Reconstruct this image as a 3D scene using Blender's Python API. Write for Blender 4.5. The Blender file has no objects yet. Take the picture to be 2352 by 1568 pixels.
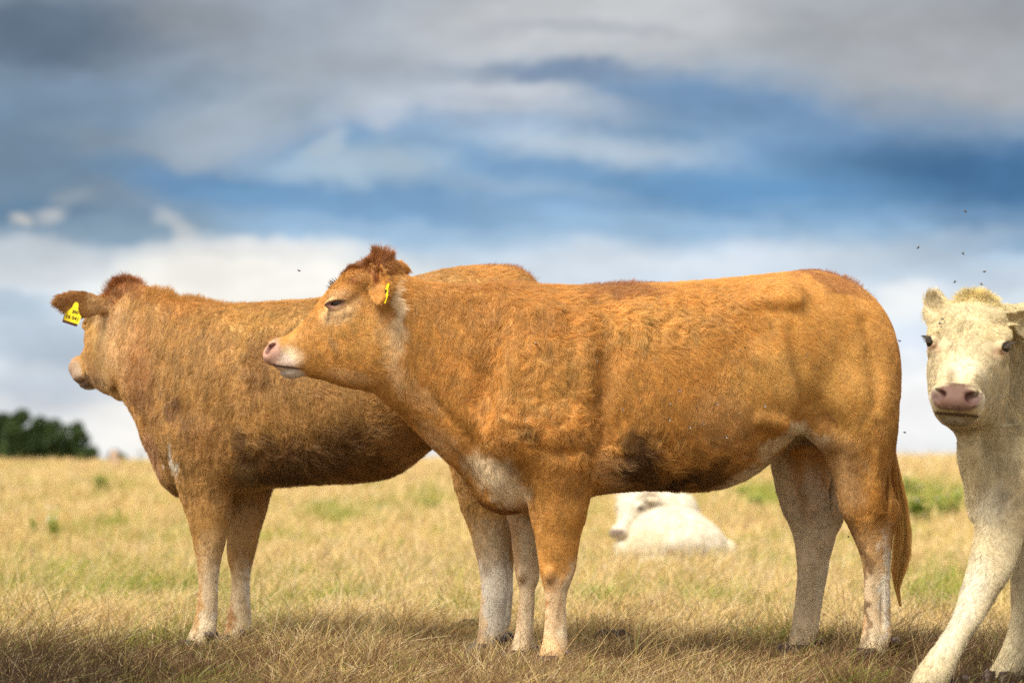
import bpy, math, random
import numpy as np
from mathutils import Vector, Matrix
from mathutils.bvhtree import BVHTree
import openvdb

R = math.radians
HAIRK = 1.0
GRASSK = 1.0
rng = np.random.default_rng(7)
random.seed(7)
scene = bpy.context.scene
col = scene.collection

# ------------------------------------------------------------------ camera
CAM_H = 0.70
PITCH = math.atan(271 / 5553.0)
FPX = 5553.0                       # focal length measured in 2352-wide photo pixels (85 mm)
cam_d = bpy.data.cameras.new("camera")
cam = bpy.data.objects.new("camera", cam_d)
col.objects.link(cam)
cam.location = (0, 0, CAM_H)
cam.rotation_euler = (R(90) + PITCH, 0, 0)
cam_d.sensor_width = 36.0
cam_d.lens = 85.0
cam_d.clip_start = 0.1
cam_d.clip_end = 6000
cam_d.dof.use_dof = True
cam_d.dof.focus_distance = 7.72
cam_d.dof.aperture_fstop = 2.7
scene.camera = cam
scene.render.resolution_x, scene.render.resolution_y = 1024, 682
scene.render.film_transparent = False
scene.view_settings.view_transform = 'Standard'
scene.view_settings.look = 'None'
scene.view_settings.exposure = 2.25
scene.view_settings.gamma = 1.0
scene.cycles.use_denoising = False
scene.cycles.max_bounces = 6
scene.cycles.diffuse_bounces = 3
scene.cycles.transparent_max_bounces = 6
scene.cycles_curves.shape = 'RIBBONS'
scene.cycles_curves.subdivisions = 2

# ------------------------------------------------------------------ sun
SUN_DIR = Vector((-0.40, -0.42, 0.81)).normalized()      # towards the sun, veiled by cloud
sun_l = bpy.data.lights.new("sun", 'SUN')
sun_l.energy = 1.4
sun_l.angle = R(26)
sun_l.color = (1.0, 0.92, 0.78)
sun = bpy.data.objects.new("sun", sun_l)
col.objects.link(sun)
sun.rotation_euler = SUN_DIR.to_track_quat('Z', 'Y').to_euler()
sun.location = (-5, -4, 12)

# ------------------------------------------------------------------ node helper
class NT:
    def __init__(s, tree):
        s.t = tree; s.n = tree.nodes; s.l = tree.links
    def new(s, kind, **kw):
        nd = s.n.new(kind)
        for k, v in kw.items():
            if k.startswith('i_'):
                nd.inputs[k[2:]].default_value = v
            else:
                setattr(nd, k, v)
        return nd
    def put(s, a, b):
        if isinstance(a, (int, float)): b.default_value = a
        elif isinstance(a, (tuple, list)): b.default_value = a
        else: s.l.new(a, b)
    def math(s, op, a, b=None, c=None, clamp=False):
        nd = s.n.new('ShaderNodeMath'); nd.operation = op; nd.use_clamp = clamp
        for i, v in enumerate((a, b, c)):
            if v is not None: s.put(v, nd.inputs[i])
        return nd.outputs[0]
    def vmath(s, op, a, b=None):
        nd = s.n.new('ShaderNodeVectorMath'); nd.operation = op
        s.put(a, nd.inputs[0])
        if b is not None: s.put(b, nd.inputs[1])
        return nd.outputs['Value'] if op in ('LENGTH', 'DOT_PRODUCT') else nd.outputs[0]
    def mix(s, f, a, b, mode='MIX'):
        nd = s.n.new('ShaderNodeMix'); nd.data_type = 'RGBA'; nd.blend_type = mode
        s.put(f, nd.inputs[0]); s.put(a, nd.inputs[6]); s.put(b, nd.inputs[7])
        return nd.outputs[2]
    def smooth(s, v, a, b, lo=0.0, hi=1.0):
        nd = s.n.new('ShaderNodeMapRange'); nd.interpolation_type = 'SMOOTHSTEP'
        s.put(v, nd.inputs[0])
        nd.inputs[1].default_value = a; nd.inputs[2].default_value = b
        nd.inputs[3].default_value = lo; nd.inputs[4].default_value = hi
        return nd.outputs[0]
    def noise(s, vec, scale, detail=3.0, rough=0.5, out='Fac'):
        nd = s.n.new('ShaderNodeTexNoise')
        nd.inputs['Scale'].default_value = scale
        nd.inputs['Detail'].default_value = detail
        nd.inputs['Roughness'].default_value = rough
        if vec is not None: s.put(vec, nd.inputs['Vector'])
        return nd.outputs[out]

def lin(r, g, b):
    f = lambda c: (c / 255 / 12.92) if c / 255 <= 0.04045 else ((c / 255 + 0.055) / 1.055) ** 2.4
    return (f(r), f(g), f(b), 1.0)

# ------------------------------------------------------------------ world: Nishita sky behind banks of cloud
world = bpy.data.worlds.new("World")
scene.world = world
world.use_nodes = True
w = NT(world.node_tree)
w.n.clear()
sky = w.new('ShaderNodeTexSky', sky_type='NISHITA', sun_disc=False,
            sun_elevation=math.asin(SUN_DIR.z), sun_rotation=math.atan2(SUN_DIR.x, SUN_DIR.y))
sky.ozone_density = 3.0
gen = w.new('ShaderNodeTexCoord').outputs['Generated']
sep = w.new('ShaderNodeSeparateXYZ'); w.put(gen, sep.inputs[0])
# compass bearing and height above the horizon, both as tangents
den = w.math('MAXIMUM', w.math('ABSOLUTE', sep.outputs['Y']), 0.15)
U = w.math('DIVIDE', sep.outputs['X'], den)
V = w.math('DIVIDE', sep.outputs['Z'], den)
comb = w.new('ShaderNodeCombineXYZ'); w.put(U, comb.inputs[0]); w.put(V, comb.inputs[1])
uv = comb.outputs[0]
# drifting, horizontally stretched warp so that the banks have ragged soft edges
mp = w.new('ShaderNodeMapping'); mp.inputs['Scale'].default_value = (1.0, 2.0, 1.0); w.put(uv, mp.inputs[0])
def centred(vec, scale, detail, amp):
    n = w.noise(vec, scale, detail, 0.55, 'Color')
    c = w.vmath('SUBTRACT', n, (0.5, 0.5, 0.5))
    return w.vmath('MULTIPLY', c, amp)
w1 = centred(mp.outputs[0], 9.0, 4.0, (0.042, 0.016, 0.0))
w2 = centred(mp.outputs[0], 30.0, 4.0, (0.020, 0.015, 0.0))
w3 = centred(mp.outputs[0], 90.0, 3.0, (0.006, 0.005, 0.0))
wuv = w.vmath('ADD', w.vmath('ADD', w.vmath('ADD', uv, w1), w2), w3)
def q2uv(x, y):
    return (x - 1176) / FPX, (1055 - y) / FPX
EXPO = 2.0 ** scene.view_settings.exposure
SKYK = 0.05
def em(r, g, b):
    c = lin(r, g, b)
    return tuple(v / EXPO for v in c[:3]) + (1.0,)
skyc = w.vmath('MULTIPLY', sky.outputs[0], (SKYK, SKYK, SKYK))
ramp = w.new('ShaderNodeValToRGB')
w.put(w.math('MULTIPLY', V, 3.5), ramp.inputs[0])
er = ramp.color_ramp
stops = [(1080, (235, 236, 236)), (960, (226, 231, 236)), (800, (222, 230, 239)), (660, (218, 228, 238)),
         (560, (158, 187, 214)), (440, (108, 150, 190)), (330, (112, 148, 184)), (200, (134, 156, 180)), (60, (158, 165, 173)), (-300, (165, 165, 168))]
while len(er.elements) < len(stops): er.elements.new(0.5)
for e, (y, c) in zip(er.elements, stops):
    e.position = min(1, max(0, (1055 - y) / FPX * 3.5)); e.color = em(*c)
cur = w.mix(0.92, skyc, ramp.outputs[0])
blobs = [  # x, y, rx, ry, tilt deg, colour, strength, softness
 (80, 60, 620, 130, 4, (92, 110, 130), .9, .75),
 (60, 380, 560, 260, 8, (116, 138, 158), .9, .8),
 (900, 130, 700, 100, 0, (178, 185, 194), .8, .9),
 (430, 40, 200, 60, 0, (158, 163, 168), .5, .8),
 (1420, 40, 640, 120, 0, (203, 205, 207), .88, .75), (1330, 62, 330, 22, 3, (170, 176, 186), .6, .9),
 (560, 270, 380, 130, -28, (166, 177, 188), .85, .8), (380, 215, 260, 60, -14, (128, 145, 161), .5, .9), (250, 330, 200, 50, 10, (140, 156, 171), .6, .9),
 (2150, 110, 600, 190, 10, (169, 173, 178), .95, .8), (1950, 215, 260, 40, 12, (150, 162, 178), .5, .9), (2230, 190, 260, 60, 10, (176, 178, 182), .6, .9),
 (2300, 30, 420, 130, 0, (158, 160, 163), .6, .9),
 (1300, 148, 330, 30, 2, (120, 143, 172), .85, .9),
 (1700, 235, 460, 60, 8, (112, 145, 180), .9, .8),
 (2280, 395, 560, 105, 4, (62, 106, 150), .85, .85),
 (1750, 440, 520, 60, 0, (98, 146, 190), .8, .9),
 (2330, 520, 240, 46, 8, (80, 122, 162), .6, .8),
 (1110, 225, 400, 62, 3, (190, 199, 211), .9, .75), (1180, 196, 190, 26, 2, (208, 213, 221), .8, .8), (880, 262, 90, 60, 20, (196, 203, 213), .7, .7),
 (1340, 332, 400, 50, 4, (186, 203, 219), .9, .85), (1050, 280, 200, 22, 4, (160, 180, 204), .6, .8),
 (800, 250, 110, 50, -25, (185, 195, 207), .6, .8),
 (470, 415, 330, 50, 10, (98, 140, 180), .85, .8),
 (820, 385, 260, 58, -2, (174, 195, 211), .9, .75), (740, 335, 60, 30, -20, (182, 198, 210), .7, .6),
 (1150, 430, 360, 30, 4, (160, 186, 210), .6, .9),
 (820, 470, 520, 34, 4, (120, 160, 198), .75, .8),
 (1480, 510, 460, 36, 2, (152, 186, 216), .6, .9),
 (1900, 490, 300, 40, 2, (120, 160, 198), .6, .9),
 (1980, 600, 480, 60, 4, (186, 203, 219), .7, .9),
 (2200, 560, 220, 50, -12, (176, 194, 212), .6, .7),
 (60, 490, 170, 40, 0, (96, 128, 156), .7, .8),
 (45, 508, 34, 20, 0, (208, 206, 202), .9, .95),
 (115, 495, 60, 24, -12, (190, 193, 196), .85, .95),
 (170, 450, 80, 26, 0, (165, 176, 184), .5, .8),
 (300, 530, 330, 40, 0, (142, 166, 184), .7, .9),
 (375, 500, 44, 32, 30, (198, 204, 209), .65, .95),
 (395, 545, 34, 40, 0, (212, 213, 212), .65, .9),
 (600, 660, 460, 110, 0, (252, 249, 240), .95, .55),
 (560, 580, 270, 40, 0, (226, 227, 226), .8, .7),
 (60, 610, 220, 70, 0, (210, 214, 216), .7, .6),
 (100, 780, 280, 90, 4, (178, 193, 208), .85, .8),
 (20, 700, 140, 34, 0, (160, 180, 198), .6, .8),
 (150, 900, 300, 50, 0, (190, 202, 216), .7, .8),
 (150, 960, 300, 60, 0, (226, 228, 232), .7, .8),
 (420, 980, 300, 120, 0, (250, 246, 238), .85, .8),
 (1500, 600, 700, 60, 0, (224, 232, 240), .75, .9),
 (2085, 700, 110, 60, 0, (242, 243, 242), .8, .8),
 (2080, 790, 160, 34, 0, (214, 224, 238), .7, .8),
 (2110, 950, 240, 140, 0, (253, 253, 253), .95, .7),
 (2330, 640, 140, 40, 0, (196, 208, 222), .6, .8),
]
for (x, y, rx, ry, tilt, c, st, soft) in blobs:
    u0, v0 = q2uv(x, y)
    m = w.new('ShaderNodeMapping', vector_type='TEXTURE')
    m.inputs['Location'].default_value = (u0, v0, 0)
    m.inputs['Rotation'].default_value = (0, 0, R(-tilt))
    m.inputs['Scale'].default_value = (rx * 1.2 / FPX, ry * 1.25 / FPX, 1)
    w.put(wuv, m.inputs[0])
    ln = w.vmath('LENGTH', m.outputs[0])
    f = w.smooth(ln, 1.0, 1.0 - soft, 0.0, st)
    cur = w.mix(f, cur, em(*c))
# behind and above the camera: broken overcast, brightened and warmed as added fill light
back = w.smooth(sep.outputs['Y'], 0.55, 0.2)
hi = w.smooth(sep.outputs['Z'], 0.22, 0.45)
bn = w.noise(gen, 2.2, 4.0, 0.55)
bc = w.vmath('MULTIPLY', w.mix(w.smooth(bn, 0.4, 0.62), em(150, 168, 192), em(238, 232, 222)), (1.9, 1.8, 1.62))
cur = w.mix(w.math('MAXIMUM', back, hi), cur, bc)
# grain of thin cloud
g1 = w.smooth(w.noise(mp.outputs[0], 14.0, 5.0, 0.6), 0.3, 0.7, 0.88, 1.10)
sc_ = w.n.new('ShaderNodeVectorMath'); sc_.operation = 'SCALE'
w.put(cur, sc_.inputs[0]); w.put(g1, sc_.inputs['Scale']); cur = sc_.outputs[0]
bg = w.new('ShaderNodeBackground')
w.put(cur, bg.inputs[0]); bg.inputs[1].default_value = 1.0
wo = w.new('ShaderNodeOutputWorld'); w.l.new(bg.outputs[0], wo.inputs[0])

# ------------------------------------------------------------------ projection helpers
CP, SP = math.cos(PITCH), math.sin(PITCH)
def ray(px, py):
    x = (px - 1176) / FPX; u = -(py - 784) / FPX
    return np.array([x, CP - SP * u, SP + CP * u])
def at_depth(px, py, d):
    r = ray(px, py)
    return np.array([0, 0, CAM_H]) + r * (d / r[1])
def project(P):
    """side-view plan coordinates of 3D points, in photo pixels"""
    P = np.asarray(P, float)
    q = P - np.array([0, 0, CAM_H])
    fwd = q[..., 1] * CP + q[..., 2] * SP
    up = -q[..., 1] * SP + q[..., 2] * CP
    return 1176 + FPX * q[..., 0] / fwd, 784 - FPX * up / fwd
class Plane:
    """vertical plane along an animal's spine; off > 0 is away from the camera"""
    def __init__(s, m0, ang):
        s.m0 = np.array([m0[0], m0[1], 0.0])
        s.dir = np.array([math.cos(R(ang)), math.sin(R(ang)), 0.0])      # tailwards
        s.n = np.array([-s.dir[1], s.dir[0], 0.0])                       # far side
    def pt(s, px, py, off=0.0):
        o = np.array([0, 0, CAM_H]); r = ray(px, py)
        t = ((s.m0 + s.n * off - o) @ s.n) / (r @ s.n)
        return o + r * t
    def st(s, xt, yt, xb, yb, hw, off=0.0):
        a = s.pt(xt, yt, off); b = s.pt(xb, yb, off)
        return ((a + b) / 2, (a - b) / 2, s.n * hw)

# ------------------------------------------------------------------ value noise
def _h(i, j, k, seed):
    n = (i * 374761393 + j * 668265263 + k * 2147483647 + seed * 974634777) & 0xFFFFFFFF
    n = ((n ^ (n >> 13)) * 1274126177) & 0xFFFFFFFF
    n = n ^ (n >> 16)
    return (n & 0xFFFF) / 65535.0
def vnoise(P, f, seed=0):
    P = np.asarray(P, float) * f
    i = np.floor(P).astype(np.int64); t = P - i; t = t * t * (3 - 2 * t)
    x, y, z = i[:, 0], i[:, 1], i[:, 2]; out = 0
    for a in (0, 1):
        wa = t[:, 0] if a else 1 - t[:, 0]
        for b in (0, 1):
            wb = t[:, 1] if b else 1 - t[:, 1]
            for c in (0, 1):
                wc = t[:, 2] if c else 1 - t[:, 2]
                out = out + wa * wb * wc * _h(x + a, y + b, z + c, seed)
    return out * 2 - 1
def fbm(P, f, seed=0, o=3):
    s = 0; a = 1.0; tot = 0
    for k in range(o):
        s = s + a * vnoise(P, f * 2 ** k, seed + 11 * k); tot += a; a *= .5
    return s / tot

# ------------------------------------------------------------------ implicit surface field
class Field:
    def __init__(s, lo, hi, h):
        s.lo = np.array(lo, float); s.h = h
        s.n = np.ceil((np.array(hi) - s.lo) / h).astype(int) + 1
        s.ax = [s.lo[i] + h * np.arange(s.n[i]) for i in range(3)]
        s.D = np.full(s.n, 0.2, np.float32)
    def sl(s, lo, hi):
        a = np.clip(np.floor((np.array(lo) - s.lo) / s.h).astype(int), 0, s.n)
        b = np.clip(np.ceil((np.array(hi) - s.lo) / s.h).astype(int) + 1, 0, s.n)
        return tuple(slice(a[i], b[i]) for i in range(3))
    def pts(s, sl):
        return np.stack(np.meshgrid(s.ax[0][sl[0]], s.ax[1][sl[1]], s.ax[2][sl[2]], indexing='ij'), -1).astype(np.float32)
    def union(s, sl, f, k):
        d = s.D[sl]
        if k > 0:
            h = np.clip(.5 + .5 * (d - f) / k, 0, 1)
            s.D[sl] = d * (1 - h) + f * h - k * h * (1 - h)
        else:
            s.D[sl] = np.minimum(d, f)
    def cut(s, sl, f, k):
        d = s.D[sl]; g = -f
        h = np.clip(.5 - .5 * (d - g) / k, 0, 1)
        s.D[sl] = d * (1 - h) + g * h + k * h * (1 - h)
    def tube(s, sts, p=2.0, k=.03, sub=4, cap0=None, cap1=None, mode='union'):
        C = np.array([x[0] for x in sts]); A = np.array([x[1] for x in sts]); B = np.array([x[2] for x in sts])
        def cr(X):
            X = np.vstack([2 * X[0] - X[1], X, 2 * X[-1] - X[-2]]); out = []
            for i in range(1, len(X) - 2):
                for j in range(sub):
                    t = j / sub
                    out.append(.5 * ((2 * X[i]) + (X[i + 1] - X[i - 1]) * t + (2 * X[i - 1] - 5 * X[i] + 4 * X[i + 1] - X[i + 2]) * t * t
                               + (3 * X[i] - X[i - 1] - 3 * X[i + 1] + X[i + 2]) * t ** 3))
            out.append(X[-2]); return np.array(out)
        C, A, B = cr(C), cr(A), cr(B)
        ra = np.linalg.norm(A, axis=1); rb = np.linalg.norm(B, axis=1); m = .06
        rr = np.maximum(ra, rb)[:, None] + m
        sl0 = s.sl((C - rr).min(0), (C + rr).max(0))
        tmp = np.full([q.stop - q.start for q in sl0], 0.2, np.float32)
        off = np.array([q.start for q in sl0])
        nS = len(C) - 1
        for i in range(nS):
            c0, c1 = C[i], C[i + 1]; d = c1 - c0
            n0 = np.cross(A[i], B[i]); n1 = np.cross(A[i + 1], B[i + 1])
            n = n0 / np.linalg.norm(n0) + n1 / np.linalg.norm(n1); n /= np.linalg.norm(n)
            if n @ d < 0: n = -n
            e0 = e1 = .012
            if i == 0: e0 = cap0 if cap0 is not None else .9 * min(ra[0], rb[0])
            if i == nS - 1: e1 = cap1 if cap1 is not None else .9 * min(ra[-1], rb[-1])
            R2 = max(ra[i], ra[i + 1], rb[i], rb[i + 1]) + m
            # tight box: extents of the ellipse in each axis plus margin
            ex = np.maximum(np.sqrt(A[i] ** 2 + B[i] ** 2), np.sqrt(A[i + 1] ** 2 + B[i + 1] ** 2)) * (1.0 if p <= 2.01 else 1.12) + m
            lo = np.minimum(c0, c1) - ex; hi = np.maximum(c0, c1) + ex
            sl = s.sl(lo, hi)
            if any(q.stop <= q.start for q in sl): continue
            P = s.pts(sl)
            nd = n @ d
            t0 = ((P - c0.astype(np.float32)) @ n.astype(np.float32)) / nd
            t = np.clip(t0, 0, 1)
            tt = t[..., None]
            q = P - (c0 + tt * d).astype(np.float32)
            Av = A[i] + tt * (A[i + 1] - A[i]); Bv = B[i] + tt * (B[i + 1] - B[i])
            la = (Av ** 2).sum(-1); lb = (Bv ** 2).sum(-1)
            ext = (t0 - t) * nd
            qa = (q * Av).sum(-1) / la; qb = (q * Bv).sum(-1) / lb
            qe = np.where(ext > 0, ext / e1, ext / e0)
            r = (np.abs(qa) ** p + np.abs(qb) ** p) ** (1 / p)
            r = np.sqrt(r * r + qe * qe)
            ql = np.sqrt((q ** 2).sum(-1))
            f = np.where(r > 1e-3, ql * (1 - 1 / np.maximum(r, 1e-3)), -np.minimum(np.sqrt(la), np.sqrt(lb)))
            inner = (r - 1) * np.minimum(np.sqrt(la), np.sqrt(lb))
            f = np.where(r < .5, inner, f)
            ts = tuple(slice(sl[j].start - off[j], sl[j].stop - off[j]) for j in range(3))
            if any(x.start < 0 or x.stop > tmp.shape[j] for j, x in enumerate(ts)):
                cl = tuple(slice(max(0, x.start), min(tmp.shape[j], x.stop)) for j, x in enumerate(ts))
                f = f[tuple(slice(c.start - x.start, f.shape[j] - (x.stop - c.stop)) for j, (c, x) in enumerate(zip(cl, ts)))]
                ts = cl
            tmp[ts] = np.minimum(tmp[ts], f)
        (s.union if mode == 'union' else s.cut)(sl0, tmp, k)
    def blob(s, c, axes, k=.02, mode='union', p=2.0):
        """axes: three vectors (semi-axes)"""
        ax = np.array(axes, float)
        L = np.linalg.norm(ax, axis=1)
        ex = np.abs(ax).sum(0) + .05
        sl = s.sl(np.array(c) - ex, np.array(c) + ex)
        P = s.pts(sl) - np.array(c, np.float32)
        r = 0
        for a, l in zip(ax, L): r = r + np.abs((P @ (a / (l * l)).astype(np.float32))) ** p
        r = r ** (1 / p)
        ql = np.sqrt((P ** 2).sum(-1))
        f = np.where(r < .5, (r - 1) * L.min(), ql * (1 - 1 / np.maximum(r, .3)))
        (s.union if mode == 'union' else s.cut)(sl, f.astype(np.float32), k)
    def fsurf(s, px, py):
        """first point of the surface met along a sight line"""
        r = ray(px, py); t = np.arange(s.lo[1] - .01, s.ax[1][-1], s.h * .5) / r[1]
        P = np.array([0, 0, CAM_H]) + r * t[:, None]
        I = np.round((P - s.lo) / s.h).astype(int); ok = ((I >= 0) & (I < s.n)).all(1)
        I = np.clip(I, 0, s.n - 1)
        k = np.argmax(ok & (s.D[I[:, 0], I[:, 1], I[:, 2]] < 0))
        return P[k] if k else None
    def groove(s, path, r, k=.02, lift=.5, mode='cut'):
        """a crease (or a ridge) that follows the hide"""
        pts = [s.fsurf(*p) for p in path]; pts = [p for p in pts if p is not None]
        if len(pts) < 2: return
        v = np.array([0, -1.0, 0]); sts = []
        for i, p in enumerate(pts):
            d = pts[min(i + 1, len(pts) - 1)] - pts[max(i - 1, 0)]; d /= np.linalg.norm(d)
            a = np.cross(d, v); a /= np.linalg.norm(a); e = .35 if i in (0, len(pts) - 1) else 1.0
            sts.append((p + v * r * lift, a * r * e, np.cross(d, a) * r * e))
        s.tube(sts, k=k, sub=3, mode=mode)
    def mesh(s):
        g = openvdb.FloatGrid(); g.background = 0.2
        g.copyFromArray(s.D)
        p, q = g.convertToQuads(0.0)
        p = p.astype(float) * s.h + s.lo
        return p, q

def np_mesh(name, P, F, mat, parent=None, smooth=True):
    me = bpy.data.meshes.new(name)
    me.vertices.add(len(P)); me.vertices.foreach_set('co', np.asarray(P, np.float32).ravel())
    F = np.asarray(F, np.int32); k = F.shape[1]
    me.loops.add(F.size); me.loops.foreach_set('vertex_index', F.ravel())
    me.polygons.add(len(F)); me.polygons.foreach_set('loop_start', np.arange(0, F.size, k, dtype=np.int32))
    me.update(calc_edges=True); me.validate()
    if smooth: me.polygons.foreach_set('use_smooth', np.ones(len(me.polygons), bool))
    if mat: me.materials.append(mat)
    o = bpy.data.objects.new(name, me); col.objects.link(o)
    if parent: o.parent = parent
    return o
def set_attr(me, name, C):
    a = me.attributes.new(name, 'FLOAT_COLOR', 'POINT')
    D = np.ones((len(C), 4), np.float32); D[:, :3] = C
    a.data.foreach_set('color', D.ravel())
def tag(o, label=None, cat=None, group=None, kind=None):
    if label: o['label'] = label
    if cat: o['category'] = cat
    if group: o['group'] = group
    if kind: o['kind'] = kind
    return o
def hair(name, pts, rad, colr, mat, parent=None):
    """pts (n, m, 3), rad (n, m), colr (n, 3)"""
    n, m = pts.shape[:2]
    c = bpy.data.hair_curves.new(name)
    c.add_curves([m] * n)
    c.attributes['position'].data.foreach_set('vector', pts.astype(np.float32).ravel())
    ra = c.attributes.get('radius') or c.attributes.new('radius', 'FLOAT', 'POINT')
    ra.data.foreach_set('value', rad.astype(np.float32).ravel())
    at = c.attributes.new('coat', 'FLOAT_COLOR', 'CURVE')
    D = np.ones((n, 4), np.float32); D[:, :3] = np.clip(colr, 0, 1)
    at.data.foreach_set('color', D.ravel())
    c.materials.append(mat)
    o = bpy.data.objects.new(name, c); col.objects.link(o)
    if parent: o.parent = parent
    return o

# ------------------------------------------------------------------ materials
def principled(name, colr, rough=.6, spec=.3):
    m = bpy.data.materials.new(name); m.use_nodes = True
    b = m.node_tree.nodes['Principled BSDF']
    b.inputs['Base Color'].default_value = tuple(colr)[:3] + (1,)
    b.inputs['Roughness'].default_value = rough
    b.inputs['Specular IOR Level'].default_value = spec
    return m
def attr_mat(name, rough=.6, spec=.2, trans=0.0, bump=0.0, nscale=300.0):
    m = principled(name, (1, 1, 1), rough, spec); t = NT(m.node_tree)
    b = t.n['Principled BSDF']; out = t.n['Material Output']
    a = t.new('ShaderNodeAttribute', attribute_name='coat')
    t.l.new(a.outputs['Color'], b.inputs['Base Color'])
    if bump:
        bp = t.new('ShaderNodeBump'); bp.inputs['Strength'].default_value = bump; bp.inputs['Distance'].default_value = .003
        tc = t.new('ShaderNodeTexCoord')
        t.l.new(t.noise(tc.outputs['Object'], nscale, 3.0), bp.inputs['Height'])
        t.l.new(bp.outputs[0], b.inputs['Normal'])
    if trans:
        tr = t.new('ShaderNodeBsdfTranslucent'); t.l.new(a.outputs['Color'], tr.inputs[0])
        mx = t.new('ShaderNodeMixShader'); mx.inputs[0].default_value = trans
        t.l.new(b.outputs[0], mx.inputs[1]); t.l.new(tr.outputs[0], mx.inputs[2])
        t.l.new(mx.outputs[0], out.inputs[0])
    return m
M = {}
M['skin'] = attr_mat('hide', .6, .3, bump=.35)
M['fur'] = attr_mat('fur', .42, .5, trans=.2)
M['grass'] = attr_mat('grass_blades', .6, .25, trans=.15)
M['eye'] = principled('wet_dark_eye', (.012, .009, .008), .06, .7)
M['horny'] = principled('dark_hoof_horn', (.05, .032, .026), .45, .35)
M['tag'] = principled('yellow_plastic', (.86, .66, .015), .4, .4)
M['ink'] = principled('black_print', (.02, .03, .01), .5, .3)
M['pink'] = principled('pink_lid', (.34, .14, .10), .4, .4)
def _noisy(m, c1, c2, scale, bump=.4):
    t = NT(m.node_tree); b = t.n['Principled BSDF']
    tc = t.new('ShaderNodeTexCoord').outputs['Object']
    n = t.noise(tc, scale, 4.0)
    t.l.new(t.mix(t.smooth(n, .35, .65), tuple(c1) + (1,), tuple(c2) + (1,)), b.inputs['Base Color'])
    bp = t.new('ShaderNodeBump'); bp.inputs['Strength'].default_value = bump; bp.inputs['Distance'].default_value = .004
    t.l.new(n, bp.inputs['Height']); t.l.new(bp.outputs[0], b.inputs['Normal'])
_noisy(M['horny'], (.035, .022, .018), (.09, .06, .05), 60)
# ------------------------------------------------------------------ ground
def _ss(t):
    t = np.clip(t, 0, 1); return t * t * (3 - 2 * t)
def gz(x, y):
    x = np.asarray(x, float); y = np.asarray(y, float)
    crest = .60 + .0055 * np.clip(x, -40, 40)
    z = crest * _ss((y - 18) / 42)
    z = z - .012 * np.maximum(y - 62, 0)
    P = np.stack([x.ravel(), y.ravel(), 0 * x.ravel()], -1)
    near = np.clip((np.abs(y) - 2) / 3, 0, 1)
    z = z + (.012 * vnoise(P, .9, 3) + .05 * np.clip((P[:, 1] - 12) / 30, 0, 1) * vnoise(P, .13, 4)).reshape(x.shape) * near
    return z
def on_ground(px, py):
    r = ray(px, py); o = np.array([0, 0, CAM_H])
    t = np.linspace(4, 64, 3000)
    P = o + r * t[:, None]
    k = np.argmax(P[:, 2] < gz(P[:, 0], P[:, 1]))
    return P[k if k > 0 else -1]
ys = np.concatenate([np.linspace(-40, 2, 15), np.arange(2.5, 24, .25), np.geomspace(24.5, 64, 60), np.geomspace(66, 3000, 34)])
xs = np.concatenate([-np.geomspace(6, 2500, 40)[::-1], np.arange(-5.75, 5.9, .25), np.geomspace(6, 2500, 40)])
GX, GY = np.meshgrid(xs, ys, indexing='xy')
GZ = gz(GX, GY)
gp = np.stack([GX, GY, GZ], -1).reshape(-1, 3)
nx, ny = len(xs), len(ys)
ii = (np.arange(ny - 1)[:, None] * nx + np.arange(nx - 1)[None]).ravel()
gf = np.stack([ii, ii + 1, ii + nx + 1, ii + nx], -1)
mg = principled('dry_pasture_soil', (.2, .13, .06), .9, .1)
t = NT(mg.node_tree); b = t.n['Principled BSDF']
tc = t.new('ShaderNodeTexCoord').outputs['Object']
n1 = t.noise(tc, .45, 4.0, .6); n2 = t.noise(tc, 9.0, 5.0, .65); n3 = t.noise(tc, 90.0, 3.0, .6)
c = t.mix(t.smooth(n2, .35, .65), (.085, .05, .022, 1), (.24, .155, .065, 1))
c = t.mix(t.math('MULTIPLY', t.smooth(n1, .5, .68), .55), c, (.12, .13, .03, 1))
c = t.mix(t.smooth(n3, .35, .7), c, t.mix(.5, c, (.46, .33, .17, 1)))
sp = t.new('ShaderNodeSeparateXYZ'); t.l.new(tc, sp.inputs[0])
far = t.smooth(sp.outputs['Y'], 11, 22)
c = t.mix(t.math('MULTIPLY', far, .8), c, t.mix(t.smooth(n1, .4, .6), (.46, .33, .14, 1), (.34, .26, .10, 1)))
t.l.new(c, b.inputs['Base Color'])
bp = t.new('ShaderNodeBump'); bp.inputs['Strength'].default_value = .8; bp.inputs['Distance'].default_value = .03
t.l.new(t.math('ADD', n2, t.math('MULTIPLY', n3, .4)), bp.inputs['Height']); t.l.new(bp.outputs[0], b.inputs['Normal'])
ground = np_mesh('ground', gp, gf, mg)
tag(ground, kind='structure')

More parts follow.
